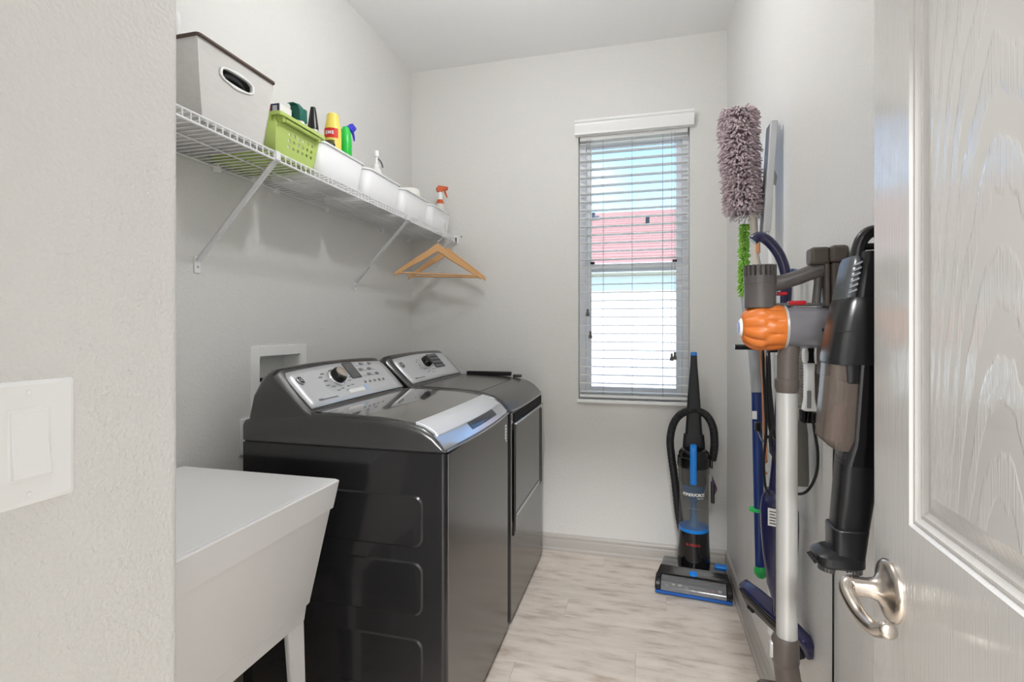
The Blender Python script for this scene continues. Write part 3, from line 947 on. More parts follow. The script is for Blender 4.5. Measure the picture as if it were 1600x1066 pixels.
for yy in (1.398, 1.582):
    MB().box(gx(gz1) - 0.004, gx(gz1) + 0.014, yy - 0.006, yy + 0.006, gz1 - 0.024, gz1 - 0.003).build('handle_lug', M['lime'], gb, bev=0.002)

# carton in the basket
ct = thing('carton', 'small white carton with red and blue end in the green basket', 'box', (-1.235, 1.517, DZ + 0.005))
MB().box(-1.275, -1.200, 1.494, 1.554, DZ + 0.005, 2.066).build('carton_body', M['whitem'], ct, bev=0.001)
MB().box(-1.275, -1.238, 1.4932, 1.4942, DZ + 0.1, 2.066).build('red_end', mat('red_print', rgb(214, 92, 70), 0.5), ct)
MB().box(-1.237, -1.203, 1.4928, 1.4942, 2.012, 2.066).build('blue_end', mat('navy_print', rgb(44, 50, 92), 0.5), ct)
MB().box(-1.229, -1.211, 1.4922, 1.4930, 2.018, 2.060).build('label_print', mat('pale_print', rgb(205, 200, 215), 0.5), ct)

# bottles
def bottle(name, label, x, y, z0, prof, m, cap=None):
    t = thing(name, label, 'bottle', (x, y, z0))
    MB().lathe([(0.0005, 0)] + prof + [(0.0005, prof[-1][1])], 24, Matrix.Translation((x, y, z0))).build('bottle_body', m, t, angle=40)
    return t
BZ = DZ + 0.006
M['teal'] = mat('dark_green_plastic', rgb(10, 96, 82), 0.35)
t = bottle('spray_bottle', 'dark green capped spray bottle in the lime basket', -1.195, 1.583, BZ, [(0.024, 0), (0.026, 0.01), (0.026, 0.16), (0.02, 0.178)], M['whitem'])
MB().loft([[(-1.195 + dx, y, z) for dx, y, z in sec] for sec in (
    [(-0.02, 1.565, 2.035), (0.02, 1.565, 2.035), (0.02, 1.607, 2.035), (-0.02, 1.607, 2.035)],
    [(-0.02, 1.565, 2.065), (0.02, 1.565, 2.065), (0.02, 1.607, 2.065), (-0.02, 1.607, 2.065)],
    [(-0.016, 1.560, 2.085), (0.016, 1.560, 2.085), (0.016, 1.596, 2.082), (-0.016, 1.596, 2.082)],
    [(-0.010, 1.540, 2.088), (0.010, 1.540, 2.088), (0.010, 1.575, 2.095), (-0.010, 1.575, 2.095)],
    [(-0.004, 1.528, 2.078), (0.004, 1.528, 2.078), (0.004, 1.530, 2.082), (-0.004, 1.530, 2.082)])]).build('sprayer_cap', M['teal'], t, bev=0.004)
MB().box(-1.215, -1.175, 1.592, 1.608, 2.064, 2.084).build('trigger', M['teal'], t, bev=0.004)

t = bottle('black_nozzle_bottle', 'bottle with tall black tapered nozzle between basket and yellow bottle', -1.215, 1.695, BZ, [(0.026, 0), (0.028, 0.01), (0.028, 0.15), (0.022, 0.19)], mat('clear_grey', rgb(190, 190, 188), 0.3))
MB().lathe([(0.0005, 0.185), (0.021, 0.185), (0.020, 0.205), (0.012, 0.262), (0.009, 0.278), (0.0005, 0.278)], 16, Matrix.Translation((-1.215, 1.695, BZ))).build('nozzle', M['black'], t)

t = bottle('yellow_bottle', 'yellow bottle with red label in the first white bin', -1.20, 1.80, BZ, [(0.031, 0), (0.033, 0.01), (0.033, 0.225), (0.026, 0.262), (0.022, 0.29)], mat('yellow_plastic', rgb(235, 214, 98), 0.4))
MB().lathe([(0.0005, 0.288), (0.019, 0.288), (0.0185, 0.293), (0.0005, 0.293)], 20, Matrix.Translation((-1.20, 1.80, BZ))).build('cap_top', mat('pale_yellow', rgb(240, 228, 150), 0.4), t)
def arc_patch(cx, cy_, r, a0, a1, z0, z1, n=10):
    vs = []; 
    for k in range(n + 1):
        a = math.radians(a0 + (a1 - a0) * k / n)
        vs += [(cx + r * math.cos(a), cy_ + r * math.sin(a), z0), (cx + r * math.cos(a), cy_ + r * math.sin(a), z1)]
    return MB().add(vs, [(2 * k, 2 * k + 2, 2 * k + 3, 2 * k + 1) for k in range(n)])
lb = arc_patch(-1.20, 1.80, 0.0336, -125, -20, BZ + 0.190, BZ + 0.228).build('red_label', mat('red_label_print', rgb(214, 44, 36), 0.45), t)
arc_patch(-1.20, 1.80, 0.0336, -125, -45, BZ + 0.10, BZ + 0.180).build('dark_label', mat('olive_print', rgb(96, 98, 66), 0.5), t)
def round_text(s, size, cx, cy_, r, amid, z, m, parent, step):
    for k, ch_ in enumerate(s):
        a = math.radians(amid + step * (k - (len(s) - 1) / 2))
        text('letter', ch_, size, frame_mat((cx + r * math.cos(a), cy_ + r * math.sin(a), z), (-math.sin(a), math.cos(a), 0), (0, 0, 1)), m, parent, bold=0.0006)
round_text('EME', 0.017, -1.20, 1.80, 0.0342, -78, BZ + 0.209, M['white'], lb, 21)
round_text('st!', 0.04, -1.20, 1.80, 0.0342, -72, BZ + 0.150, M['black'], lb, 26)

t = bottle('green_bottle', 'bright green bottle with blue trigger in the first white bin', -1.195, 1.882, BZ, [(0.024, 0), (0.026, 0.01), (0.026, 0.20), (0.022, 0.25), (0.012, 0.272)], mat('green_plastic', rgb(40, 190, 70), 0.3))
MB().loft([[(x, y, z) for x, y, z in s_] for s_ in (
    [(-1.205, 1.905, 2.130), (-1.185, 1.905, 2.130), (-1.185, 1.925, 2.118), (-1.205, 1.925, 2.118)],
    [(-1.208, 1.915, 2.150), (-1.182, 1.915, 2.150), (-1.182, 1.945, 2.140), (-1.208, 1.945, 2.140)],
    [(-1.203, 1.925, 2.162), (-1.187, 1.925, 2.162), (-1.187, 1.957, 2.152), (-1.203, 1.957, 2.152)])]).build('trigger', mat('blue_plastic', rgb(52, 56, 196), 0.35), t, bev=0.003)
MB().tube([(-1.195, 1.885, 2.125), (-1.195, 1.91, 2.140)], 0.009, 8).build('trigger_neck', bpy.data.materials['blue_plastic'], t)
MB().tube([(-1.195, 1.932, 2.135), (-1.195, 1.945, 2.11), (-1.195, 1.948, 2.095)], [0.006, 0.005, 0.003], 8).build('trigger_lever', bpy.data.materials['blue_plastic'], t)

# four white bins
def bin_ring(inset, z, w=0.33, lift=0.0):
    x0, x1, y0, y1 = -1.395 + inset, -1.128 - inset, inset, w - inset
    pts = []
    for x, y in rrect(x0, x1, y0, y1, 0.045 - inset * 0.3, 6):
        f = max(0, 1 - abs(x - (x0 + x1) / 2) / 0.07)
        e = 1 if min(y - y0, y1 - y) < 0.004 else 0
        pts.append((x, y, z + lift * e * (f * f * (3 - 2 * f))))
    # add samples along the two short ends so the raised handles are round
    out = []
    n = len(pts)
    for i in range(n):
        a, b = pts[i], pts[(i + 1) % n]
        out.append(a)
        if abs(a[1] - b[1]) < 1e-6 and abs(a[0] - b[0]) > 0.05:
            for k in range(1, 10):
                x = a[0] + (b[0] - a[0]) * k / 10
                f = max(0, 1 - abs(x - (x0 + x1) / 2) / 0.08)
                out.append((x, a[1], z + lift * f * f * (3 - 2 * f)))
    return out
b0 = thing('white_bin', 'white plastic bin holding yellow and green bottles, next to the green basket', 'bin', (0, 1.616, DZ), 'white bins on the wire shelf', local=True)
b0.location = (0, 1.616, DZ)
MB().loft([bin_ring(0.030, 0.003), bin_ring(0.026, 0.0), bin_ring(0.020, 0.012), bin_ring(0.006, 0.128, lift=0.02)], caps=False).add(
    bin_ring(0.030, 0.002), [tuple(range(len(bin_ring(0.03, 0))))]).build('body', M['binwhite'], b0, solid=0.0025, angle=50)
MB().tube(bin_ring(0.0055, 0.130, lift=0.024), 0.0052, 6, closed=True).build('rim', M['binwhite'], b0)
for yy, lbl in ((1.950, 'white plastic bin with a pump bottle, second from the green basket'), (2.284, 'white plastic bin with a paper roll, third from the green basket'), (2.618, 'white plastic bin with an orange-trigger spray bottle, last before the back wall')):
    dup(b0, (0, yy, DZ), None, lbl)
# pump bottle
t = bottle('pump_bottle', 'clear white pump bottle standing in the second white bin', -1.225, 2.19, BZ, [(0.030, 0), (0.032, 0.01), (0.032, 0.15), (0.02, 0.19), (0.012, 0.2)], mat('milky_plastic', rgb(225, 226, 226), 0.3))
MB().lathe([(0.0005, 0.198), (0.015, 0.198), (0.015, 0.215), (0.006, 0.217), (0.006, 0.25), (0.012, 0.252), (0.012, 0.278), (0.0005, 0.28)], 16, Matrix.Translation((-1.225, 2.19, BZ))).build('pump', M['white'], t)
MB().tube(bez((-1.225, 2.19, 2.105), (-1.225, 2.22, 2.105), (-1.225, 2.245, 2.10), (-1.225, 2.25, 2.075)), 0.004, 8).build('spout', M['ink'], t)
# paper roll
t = thing('paper_roll', 'white paper roll standing in the third white bin', 'paper roll', (-1.19, 2.50, BZ))
MB().lathe([(0.020, 0.0), (0.052, 0.0), (0.055, 0.006), (0.055, 0.160), (0.050, 0.172), (0.020, 0.172)], 28, Matrix.Translation((-1.20, 2.49, BZ))).build('paper', M['whitem'], t)
MB().lathe([(0.018, 0.0), (0.020, 0.0), (0.020, 0.173), (0.018, 0.173), (0.018, 0.0)], 16, Matrix.Translation((-1.20, 2.49, BZ))).build('core_tube', mat('cardboard', rgb(178, 150, 118), 0.8), t)
# orange spray bottle
M['orange'] = mat('orange_trigger', rgb(205, 92, 45), 0.4)
t = bottle('trigger_spray', 'clear spray bottle with orange trigger in the last white bin', -1.172, 2.845, BZ, [(0.030, 0), (0.032, 0.01), (0.032, 0.13), (0.024, 0.175), (0.013, 0.208)], mat('clear_bottle', rgb(214, 212, 206), 0.25))
MB().lathe([(0.0245, 0.175), (0.0205, 0.188), (0.0165, 0.200), (0.0145, 0.2005)], 20, Matrix.Translation((-1.172, 2.845, BZ + 0.002))).build('orange_band', M['orange'], t)
MB().lathe([(0.0005, 0.205), (0.014, 0.205), (0.013, 0.232), (0.009, 0.25), (0.0005, 0.25)], 16, Matrix.Translation((-1.172, 2.845, BZ))).build('collar', M['white'], t)
mx = frame_mat((-1.172, 2.845, BZ + 0.25), (0.80, 0.6, 0), (0, 0, 1))
MB().prism([(-0.018, -0.002), (0.012, -0.002), (0.018, 0.012), (0.046, 0.014), (0.048, 0.034), (-0.012, 0.036), (-0.024, 0.02)], -0.010, 0.010, 'z', M4=mx @ Matrix(((1, 0, 0, 0), (0, 1, 0, 0), (0, 0, 1, 0), (0, 0, 0, 1)))).build('spray_head', M['orange'], t, bev=0.003)
MB().tube([mx @ Vector((0.024, 0.014, 0)), mx @ Vector((0.034, -0.008, 0)), mx @ Vector((0.044, -0.03, 0))], [0.007, 0.006, 0.004], 8).build('trigger_lever', M['orange'], t)
t = thing('red_cap_tube', 'small tube with dark red cap in the last white bin', 'tube', (-1.172, 2.745, BZ))
MB().lathe([(0.0005, 0), (0.016, 0), (0.018, 0.11), (0.0005, 0.11)], 14, Matrix.Translation((-1.172, 2.745, BZ))).build('tube_body', M['whitem'], t)
MB().lathe([(0.0005, 0.11), (0.013, 0.11), (0.011, 0.132), (0.0005, 0.134)], 14, Matrix.Translation((-1.172, 2.745, BZ))).build('tube_cap', mat('dark_red', rgb(130, 40, 62), 0.4), t)

# ------------------------------------------------------------------ wooden hangers
M['wood'] = mat('hanger_wood', rgb(206, 158, 104), 0.4, var=0.12, vscale=30, stretch=(3, 20, 20), coat=0.3)
def hanger(label, loc, rz, w=0.243, tilt=0.0):
    t = thing('clothes_hanger', label, 'hanger', loc, 'wooden hangers under the wire shelf', rot=(0, tilt, rz))
    # origin at the hook top; wooden shoulders hang 0.09 below
    secs = []
    N = 20
    for k in range(N + 1):
        q = -1 + 2 * k / N
        x = q * w
        a = abs(q)
        z = -0.098 - 0.150 * (a ** 1.15) + 0.012 * math.exp(-(a / 0.16) ** 2)
        th = 0.048 - 0.026 * a
        hy = 0.006
        cyb = -0.028 * a * a   # shoulders sweep forward
        secs.append([(x, cyb - hy, z - th / 2), (x, cyb + hy, z - th / 2), (x, cyb + hy * 0.8, z + th / 2), (x, cyb - hy * 0.8, z + th / 2)])
    MB().loft(secs).build('shoulders', M['wood'], t, bev=0.003)
    MB().tube([(-w * 0.93, -0.025, -0.238), (w * 0.93, -0.025, -0.238)], 0.0052, 8).build('trouser_bar', M['wood'], t)
    hk = [(0, 0, -0.095), (0, 0, -0.060)] + [(0.022 * math.sin(a), 0, -0.0255 + 0.022 * -math.cos(a)) for a in [math.radians(d) for d in range(0, 250, 20)]]
    MB().tube([(0, 0, -0.095), (0, 0, -0.070)] + [(0.024 * math.sin(math.radians(d)) * -1, 0, -0.0255 - 0.024 * math.cos(math.radians(d))) for d in range(0, -241, -20)], 0.0020, 8).build('hook', M['steel'], t)
    return t
hanger('front wooden clothes hanger hooked on the shelf end', (-1.108, 2.655, SZ - 0.018), math.radians(36))
hanger('rear wooden clothes hanger, behind the first and nearest the back wall', (-1.108, 2.800, SZ - 0.018), math.radians(24), 0.222)

# ------------------------------------------------------------------ window blind
bl = thing('venetian_blind', 'white slatted venetian blind in the window', 'window blind', ((WX0 + WX1) / 2, YB, WZ0))
M['slat'] = mat('blind_slat', rgb(246, 246, 245), 0.4)
_nt = NT(M['slat'])
_tl = _nt.n('ShaderNodeBsdfTranslucent'); _tl.inputs[0].default_value = (0.9, 0.92, 0.92, 1)
_mx = _nt.n('ShaderNodeMixShader'); _mx.inputs[0].default_value = 0.22
_nt.l(M['slat'].node_tree.nodes['Principled BSDF'].outputs[0], _mx.inputs[1]); _nt.l(_tl.outputs[0], _mx.inputs[2])
_nt.l(_mx.outputs[0], M['slat'].node_tree.nodes['Material Output'].inputs[0])
vp = [(0, 2.402), (0.040, 2.402), (0.040, 2.412), (0.044, 2.418), (0.044, 2.446), (0.048, 2.452), (0.048, 2.462), (0.056, 2.470), (0.056, 2.480), (0, 2.480)]
MB().loft([[(x, YB - d, z) for d, z in vp] for x in (-0.381, 0.266)]).build('valance', M['white'], bl)
MB().box(WX0 + 0.01, WX1 - 0.01, YB + 0.005, YB + 0.055, 2.38, 2.425).build('headrail', M['slat'], bl)
s0 = None
ns = 31
zt, zb = 2.362, 0.930
YM = YB + 0.033
for k in range(ns):
    z = zt + (zb - zt) * k / (ns - 1)
    if s0 is None:
        prof_ = []
        for i in range(7):
            u = -0.025 + 0.05 * i / 6
            prof_.append((u, 0.0022 * (1 - (u / 0.025) ** 2)))
        sec = [(YM + u, z + h + 0.0014) for u, h in prof_] + [(YM + u, z + h - 0.0014) for u, h in reversed(prof_)]
        s0 = MB().loft([[(x, y, zz) for y, zz in sec] for x in (WX0 + 0.008, WX1 - 0.008)]).build('slat', M['slat'], bl)
        s0.rotation_euler = (0, 0, 0)
        z_first = z
    else:
        c = s0.copy(); COL.objects.link(c); c.location = (0, 0, z - z_first)
MB().box(WX0 + 0.010, WX1 - 0.010, YM - 0.028, YM + 0.028, 0.897, 0.913).build('bottom_rail', M['slat'], bl, bev=0.004)
M['cord'] = mat('blind_cord', rgb(176, 176, 176), 0.7)
for x in (-0.225, -0.062, 0.105):
    for dy in (-0.027, 0.027):
        MB().tube([(x, YM + dy, 0.91), (x, YM + dy, 2.39)], 0.0009, 4).build('ladder_cord', M['cord'], bl)
    MB().lathe([(0.005, 0), (0.006, 0.004), (0.003, 0.006)], 8, frame_mat((x, YM - 0.028, 0.905), (1, 0, 0), (0, 0, 1))).build('cord_button', M['white'], bl)
M['tassel'] = mat('tassel_grey', rgb(96, 92, 86), 0.6)
for x, z in ((-0.312, 1.378), (-0.296, 1.250), (0.152, 1.128), (0.168, 1.136)):
    cdo = MB().tube([(x, YM - 0.031, z + 0.02), (x, YM - 0.031, 2.39)], 0.0009, 4).build('lift_cord', M['cord'], bl)
    MB().lathe([(0.0005, -0.004), (0.0105, -0.004), (0.0105, 0.008), (0.0055, 0.022), (0.0065, 0.036), (0.0005, 0.037)], 10, Matrix.Translation((x, YM - 0.031, z - 0.008))).build('tassel', M['tassel'], cdo)

# ------------------------------------------------------------------ outdoors
struct(MB().box(-40, 40, 3.3, 60, -0.35, -0.25).build('ground', mat('lawn', rgb(120, 124, 104), 0.9, var=0.3, vscale=3)))
nh = thing('neighbour_house', 'neighbouring house with pinkish shingle roof seen through the window', 'house', (-2, 14, -0.25))
M['stucco'] = mat('cream_stucco', rgb(236, 235, 232), 0.8, bump=0.3, bscale=30)
M['shingle'] = mat('red_shingle', rgb(150, 112, 106), 0.9, var=0.3, vscale=6, stretch=(1, 8, 8))
MB().box(-14, 10, 10.28, 20, -0.25, 2.58).build('house_wall', M['stucco'], nh)
rf = MB()
nrow = 22
ey, ez, ry, rz_ = 10.1, 2.52, 15.4, 4.70
for k in range(nrow):
    q0, q1 = k / nrow, (k + 1) / nrow
    a = (ey + (ry - ey) * q0, ez + (rz_ - ez) * q0 + 0.03)
    b = (ey + (ry - ey) * q1 + 0.02, ez + (rz_ - ez) * q1 + 0.012)
    rf.loft([[(x, a[0], a[1] - 0.04), (x, a[0], a[1]), (x, b[0], b[1]), (x, b[0], b[1] - 0.04)] for x in (-14.5, 10.5)])
rf.build('roof', M['shingle'], nh)
MB().loft([[(x, 15.4, 4.68), (x, 20.7, 2.5), (x, 10.1, 2.5)] for x in (-14.3, 10.3)]).build('roof_core', M['shingle'], nh)
MB().box(-14.5, 10.5, 10.04, 10.12, 2.36, 2.54).build('fascia', M['white'], nh)
MB().box(-14.5, 10.5, 10.1, 10.3, 2.36, 2.40).build('soffit', M['white'], nh)
for x, yq in ((-1.35, 0.80), (0.10, 0.62)):
    yy = ey + (ry - ey) * yq; zz = ez + (rz_ - ez) * yq
    MB().lathe([(0.05, -0.1), (0.05, 0.22), (0.001, 0.22)], 12, Matrix.Translation((x, yy, zz))).build('vent_pipe', M['black'], nh)
MB().box(-1.9, -1.2, 14.3, 14.6, 4.22, 4.40).build('ridge_vent', mat('dark_vent', rgb(70, 76, 92), 0.5), nh)
for xw in (-4.2, 2.2):
    f = ring_xz(xw, xw + 1.0, 0.7, 2.0, 0.06, 10.24, 10.30).build('window_frame', M['white'], nh)
    MB().box(xw + .05, xw + .95, 10.255, 10.275, .75, 1.95).build('window_pane', mat('house_glass', rgb(70, 84, 96), 0.05), f)

# ------------------------------------------------------------------ open door on the right
DX, DY0, DY1 = 0.354, 0.165, 0.928
slab = MB()
for ya, yb_, za, zb_ in ((0.809, DY1, 0.012, 2.04), (DY0, 0.285, 0.012, 2.04), (0.285, 0.809, 1.925, 2.04), (0.285, 0.809, 0.80, 1.031), (0.285, 0.809, 0.012, 0.20)):
    slab.box(DX, DX + 0.035, ya, yb_, za, zb_)
slab.box(DX + 0.022, DX + 0.035, 0.285, 0.809, 0.2, 0.8).box(DX + 0.022, DX + 0.035, 0.285, 0.809, 1.031, 1.925)
door = struct(slab.build('door_1', M['door']))
for za, zb_ in ((1.031, 1.925), (0.20, 0.80)):
    rings = []
    for ins, dep in ((0, 0), (0.004, 0.0045), (0.010, 0.003), (0.016, 0.0075), (0.022, 0.0065), (0.028, 0.011), (0.034, 0.011), (0.056, 0.0015)):
        rings.append([(DX + dep, 0.285 + ins, za + ins), (DX + dep, 0.809 - ins, za + ins), (DX + dep, 0.809 - ins, zb_ - ins), (DX + dep, 0.285 + ins, zb_ - ins)])
    mo = MB().loft(rings, caps=False).build('panel_moulding', M['door'], door, angle=12)
    ins = 0.056
    MB().add([(DX + 0.0015, 0.285 + ins, za + ins), (DX + 0.0015, 0.809 - ins, za + ins), (DX + 0.0015, 0.809 - ins, zb_ - ins), (DX + 0.0015, 0.285 + ins, zb_ - ins)], [(0, 1, 2, 3)]).build('raised_panel', M['doorpanel'], door)
HY, HZ = 0.866, 0.914
rose = MB().lathe([(0.044, 0), (0.044, 0.004), (0.041, 0.007), (0.036, 0.009), (0.024, 0.013), (0.016, 0.02), (0.0135, 0.03), (0.0135, 0.05), (0.001, 0.05)], 32, frame_mat((DX, HY, HZ), (0, -1, 0), (0, 0, 1))).build('handle_rose', M['nickel'], door, angle=60)
lv = smooth_path([(DX - 0.040, HY + 0.004, HZ), (DX - 0.054, HY + 0.002, HZ + 0.001), (DX - 0.058, HY - 0.012, HZ - 0.008), (DX - 0.054, HY - 0.045, HZ - 0.020), (DX - 0.050, HY - 0.085, HZ - 0.017), (DX - 0.048, HY - 0.112, HZ - 0.002), (DX - 0.047, HY - 0.126, HZ + 0.004)], 6)
rad = []
for i in range(len(lv)):
    q = i / (len(lv) - 1)
    rad.append(0.0135 - 0.0045 * min(1, q / 0.5) + (0.0015 * max(0, (q - 0.7) / 0.3)))
rad[0] = 0.010; rad[-1] = 0.005; rad[-2] = 0.0085
MB().tube(lv, rad, 14).build('door_lever', M['nickel'], door, angle=60)
MB().box(DX + 0.006, DX + 0.029, DY1, DY1 + 0.0015, HZ - 0.028, HZ + 0.028).build('latch_plate', M['nickel'], door)
for z in (0.25, 1.05, 1.82):
    MB().tube([(DX - 0.003, DY0 - 0.004, z - 0.045), (DX - 0.003, DY0 - 0.004, z + 0.045)], 0.006, 10).build('hinge', M['nickel'], door)

bpy.context.view_layer.update()
pv = Vector((DX, DY1, 0))
door.matrix_world = Matrix.Translation(pv) @ Matrix.Rotation(math.radians(-2.0), 4, 'Z') @ Matrix.Translation(-pv) @ door.matrix_world

# ------------------------------------------------------------------ upright vacuum in the corner
M['blue'] = mat('bright_blue', rgb(20, 128, 220), 0.3)
M['tank'] = smoked('smoked_tank', (0.80, 0.80, 0.78), 0.30, rgb(120, 120, 120))
M['clearnose'] = smoked('clear_nose', (0.85, 0.85, 0.85), 0.42, rgb(150, 150, 152))
M['redprint'] = mat('red_brand', rgb(196, 40, 44), 0.4)
M['gloss'] = mat('gloss_black', rgb(16, 16, 18), 0.12, coat=0.3)
uv = thing('upright_vacuum', 'black and blue upright vacuum cleaner standing in the corner', 'vacuum cleaner', (0.243, 2.715, 0), rot=(0, 0, math.radians(-6)))
def hsec(y, w, z0, z1, r=0.012):
    return [(x, y, z) for x, z in rrect(-w, w, z0, z1, r, 3)]
MB().loft([hsec(-0.065, 0.172, 0.010, 0.080), hsec(-0.050, 0.158, 0.010, 0.112), hsec(0.0, 0.155, 0.012, 0.104), hsec(0.08, 0.150, 0.015, 0.100), hsec(0.14, 0.110, 0.02, 0.075)]).build('floor_head', M['gloss'], uv)
MB().loft([hsec(-0.142, 0.174, 0.010, 0.022, 0.004), hsec(-0.062, 0.176, 0.008, 0.022, 0.004)]).build('blue_bumper', mat('deep_blue', rgb(28, 92, 176), 0.3), uv)
for s in (-1, 1):
    MB().loft([[(x, y, z) for y, z in ((-0.138, 0.022), (-0.138, 0.034), (-0.122, 0.055), (-0.092, 0.070), (-0.062, 0.076), (-0.062, 0.022))] for x in (s * 0.148, s * 0.176)]).build('head_cheek', M['gloss'], uv, bev=0.005)
    MB().tube([(s * 0.125, 0.10, 0.042), (s * 0.150, 0.10, 0.042)], 0.042, 20).build('wheel', M['blackm'], uv)
br = MB().tube([(-0.146, -0.098, 0.042), (0.146, -0.098, 0.042)], 0.020, 16).build('brush_roll', M['blackm'], uv)
for k in range(9):
    x = -0.12 + 0.03 * k
    MB().box(x - 0.008, x + 0.008, -0.121, -0.112, 0.038 + 0.006 * math.sin(k), 0.047 + 0.008 * math.sin(k)).build('bristle_tuft', M['redprint'] if k in (6, 7) else M['whitem'], br)
MB().loft([[(x, y, z) for y, z in ((-0.139, 0.024), (-0.137, 0.036), (-0.122, 0.056), (-0.094, 0.070), (-0.074, 0.072), (-0.074, 0.068), (-0.092, 0.066), (-0.119, 0.052), (-0.133, 0.034), (-0.135, 0.024))] for x in (-0.148, 0.148)]).build('nose_window', M['clearnose'], uv)
MB().lathe([(0.001, 0.014), (0.020, 0.010), (0.028, -0.004)], 20, Matrix.Translation((0.0, -0.050, 0.089)) @ Matrix.Rotation(0.25, 4, 'X'), ell=0.7).build('height_dial', M['blue'], uv)
MB().box(0.10, 0.158, 0.012, 0.052, 0.100, 0.112).build('release_pedal', M['blue'], uv, bev=0.004)
TY = 0.060
ucol = MB().lathe([(0.001, 0.07), (0.080, 0.07), (0.080, 0.13), (0.076, 0.20), (0.074, 0.268), (0.001, 0.268)], 32, Matrix.Translation((0, TY, 0))).build('collar', M['gloss'], uv)
tk = MB().lathe([(0.072, 0.268), (0.073, 0.29), (0.073, 0.555), (0.076, 0.56), (0.076, 0.588), (0.073, 0.592)], 36, Matrix.Translation((0, TY, 0))).build('dust_tank', M['tank'], uv)
MB().lathe([(0.001, 0.268), (0.0725, 0.268), (0.0735, 0.284), (0.066, 0.286), (0.001, 0.286)], 32, Matrix.Translation((0, TY, 0))).build('tank_base', M['blue'], tk)
MB().lathe([(0.001, 0.287), (0.030, 0.287), (0.016, 0.33), (0.014, 0.40), (0.034, 0.43), (0.050, 0.46), (0.058, 0.49), (0.058, 0.50), (0.001, 0.50)], 28, Matrix.Translation((0, TY, 0))).build('cyclone_cone', mat('blue_grey_cone', rgb(72, 128, 180), 0.4), tk)
MB().lathe([(0.001, 0.50), (0.060, 0.50), (0.062, 0.585), (0.001, 0.585)], 28, Matrix.Translation((0, TY, 0))).build('filter_screen', mat('filter_grey', rgb(88, 86, 84), 0.6), tk)
lid = MB().lathe([(0.001, 0.590), (0.077, 0.590), (0.080, 0.60), (0.079, 0.640), (0.074, 0.645), (0.073, 0.664), (0.064, 0.676), (0.03, 0.686), (0.001, 0.688)], 36, Matrix.Translation((0, TY, 0))).build('tank_lid', M['gloss'], uv)
MB().tube(smooth_path([(0, 0.025, 0.705), (0, 0.0, 0.704), (0, -0.023, 0.685), (0, -0.027, 0.62), (0, -0.025, 0.53), (0, -0.017, 0.518)], 5), 0.0155, 10, ell=0.42, up=(1, 0, 0)).build('carry_handle', M['blue'], uv)
def csec(z, w, d, yc):
    return [(x, y + yc, z) for x, y in rrect(-w, w, -d, d, min(w, d) * 0.6, 4)]
MB().loft([csec(0.60, 0.060, 0.034, 0.108), csec(0.70, 0.054, 0.032, 0.108), csec(0.742, 0.050, 0.030, 0.108), csec(0.745, 0.042, 0.028, 0.108), csec(0.90, 0.033, 0.024, 0.110), csec(1.0, 0.026, 0.02, 0.112), csec(1.10, 0.018, 0.016, 0.112), csec(1.155, 0.0155, 0.014, 0.112)]).build('handle_column', M['blackm'], uv)
MB().loft([csec(1.155, 0.016, 0.0145, 0.112), csec(1.168, 0.016, 0.0145, 0.112), csec(1.172, 0.012, 0.011, 0.112)]).build('handle_cap', M['blue'], uv)
hose = smooth_path([(x_, y_ + 0.022, z_) for x_, y_, z_ in [(-0.060, 0.10, 0.22), (-0.078, 0.085, 0.34), (-0.094, 0.07, 0.50), (-0.112, 0.062, 0.64), (-0.116, 0.062, 0.72), (-0.098, 0.066, 0.80), (-0.058, 0.072, 0.850), (0, 0.078, 0.868), (0.058, 0.076, 0.850), (0.092, 0.070, 0.79), (0.100, 0.066, 0.70), (0.090, 0.07, 0.62)]], 14)
rad = [0.0205 if i % 2 else 0.0185 for i in range(len(hose))]
MB().tube(hose, rad, 10).build('hose', M['blackm'], uv, angle=20)
MB().box(0.082, 0.100, 0.02, 0.07, 0.42, 0.52).build('tool_clip', M['black'], uv, bev=0.004)
MB().loft([[(0.088, 0.03, 0.47), (0.100, 0.03, 0.46), (0.100, 0.06, 0.46), (0.088, 0.06, 0.47)], [(0.088, 0.03, 0.555), (0.112, 0.03, 0.49), (0.112, 0.06, 0.49), (0.088, 0.06, 0.555)]]).build('purple_tool', mat('dusky_purple', rgb(88, 48, 92), 0.4), uv, bev=0.003)
MB().box(0.078, 0.092, 0.05, 0.08, 0.585, 0.63).build('cord_hook', M['black'], uv, bev=0.004)
# lettering wrapped on the tank
def wrap(s, size, r, z, step, m, parent, bold=0.0, mid=-90, name='letter', cy=None, shear=0.15):
    n = len(s)
    for k, ch_ in enumerate(s):
        a = math.radians(mid + step * (k - (n - 1) / 2))
        text(name, ch_, size, frame_mat((r * math.cos(a), (TY if cy is None else cy) + r * math.sin(a), z), (-math.sin(a), math.cos(a), 0), (0, 0, 1)), m, parent, bold=bold, shear=shear)
wrap('POWERFORCE', 0.021, 0.0742, 0.462, 8.6, M['white'], tk, 0.0004)
wrap('helix', 0.012, 0.0742, 0.446, 5, M['white'], tk, 0.0, mid=-64)
wrap('BISSELL', 0.016, 0.0770, 0.212, 7.5, M['redprint'], ucol, 0.0004, shear=0)
MB().box(-0.03, 0.03, TY - 0.0745, TY - 0.070, 0.3925, 0.3945).build('tank_print', M['ink'], tk)

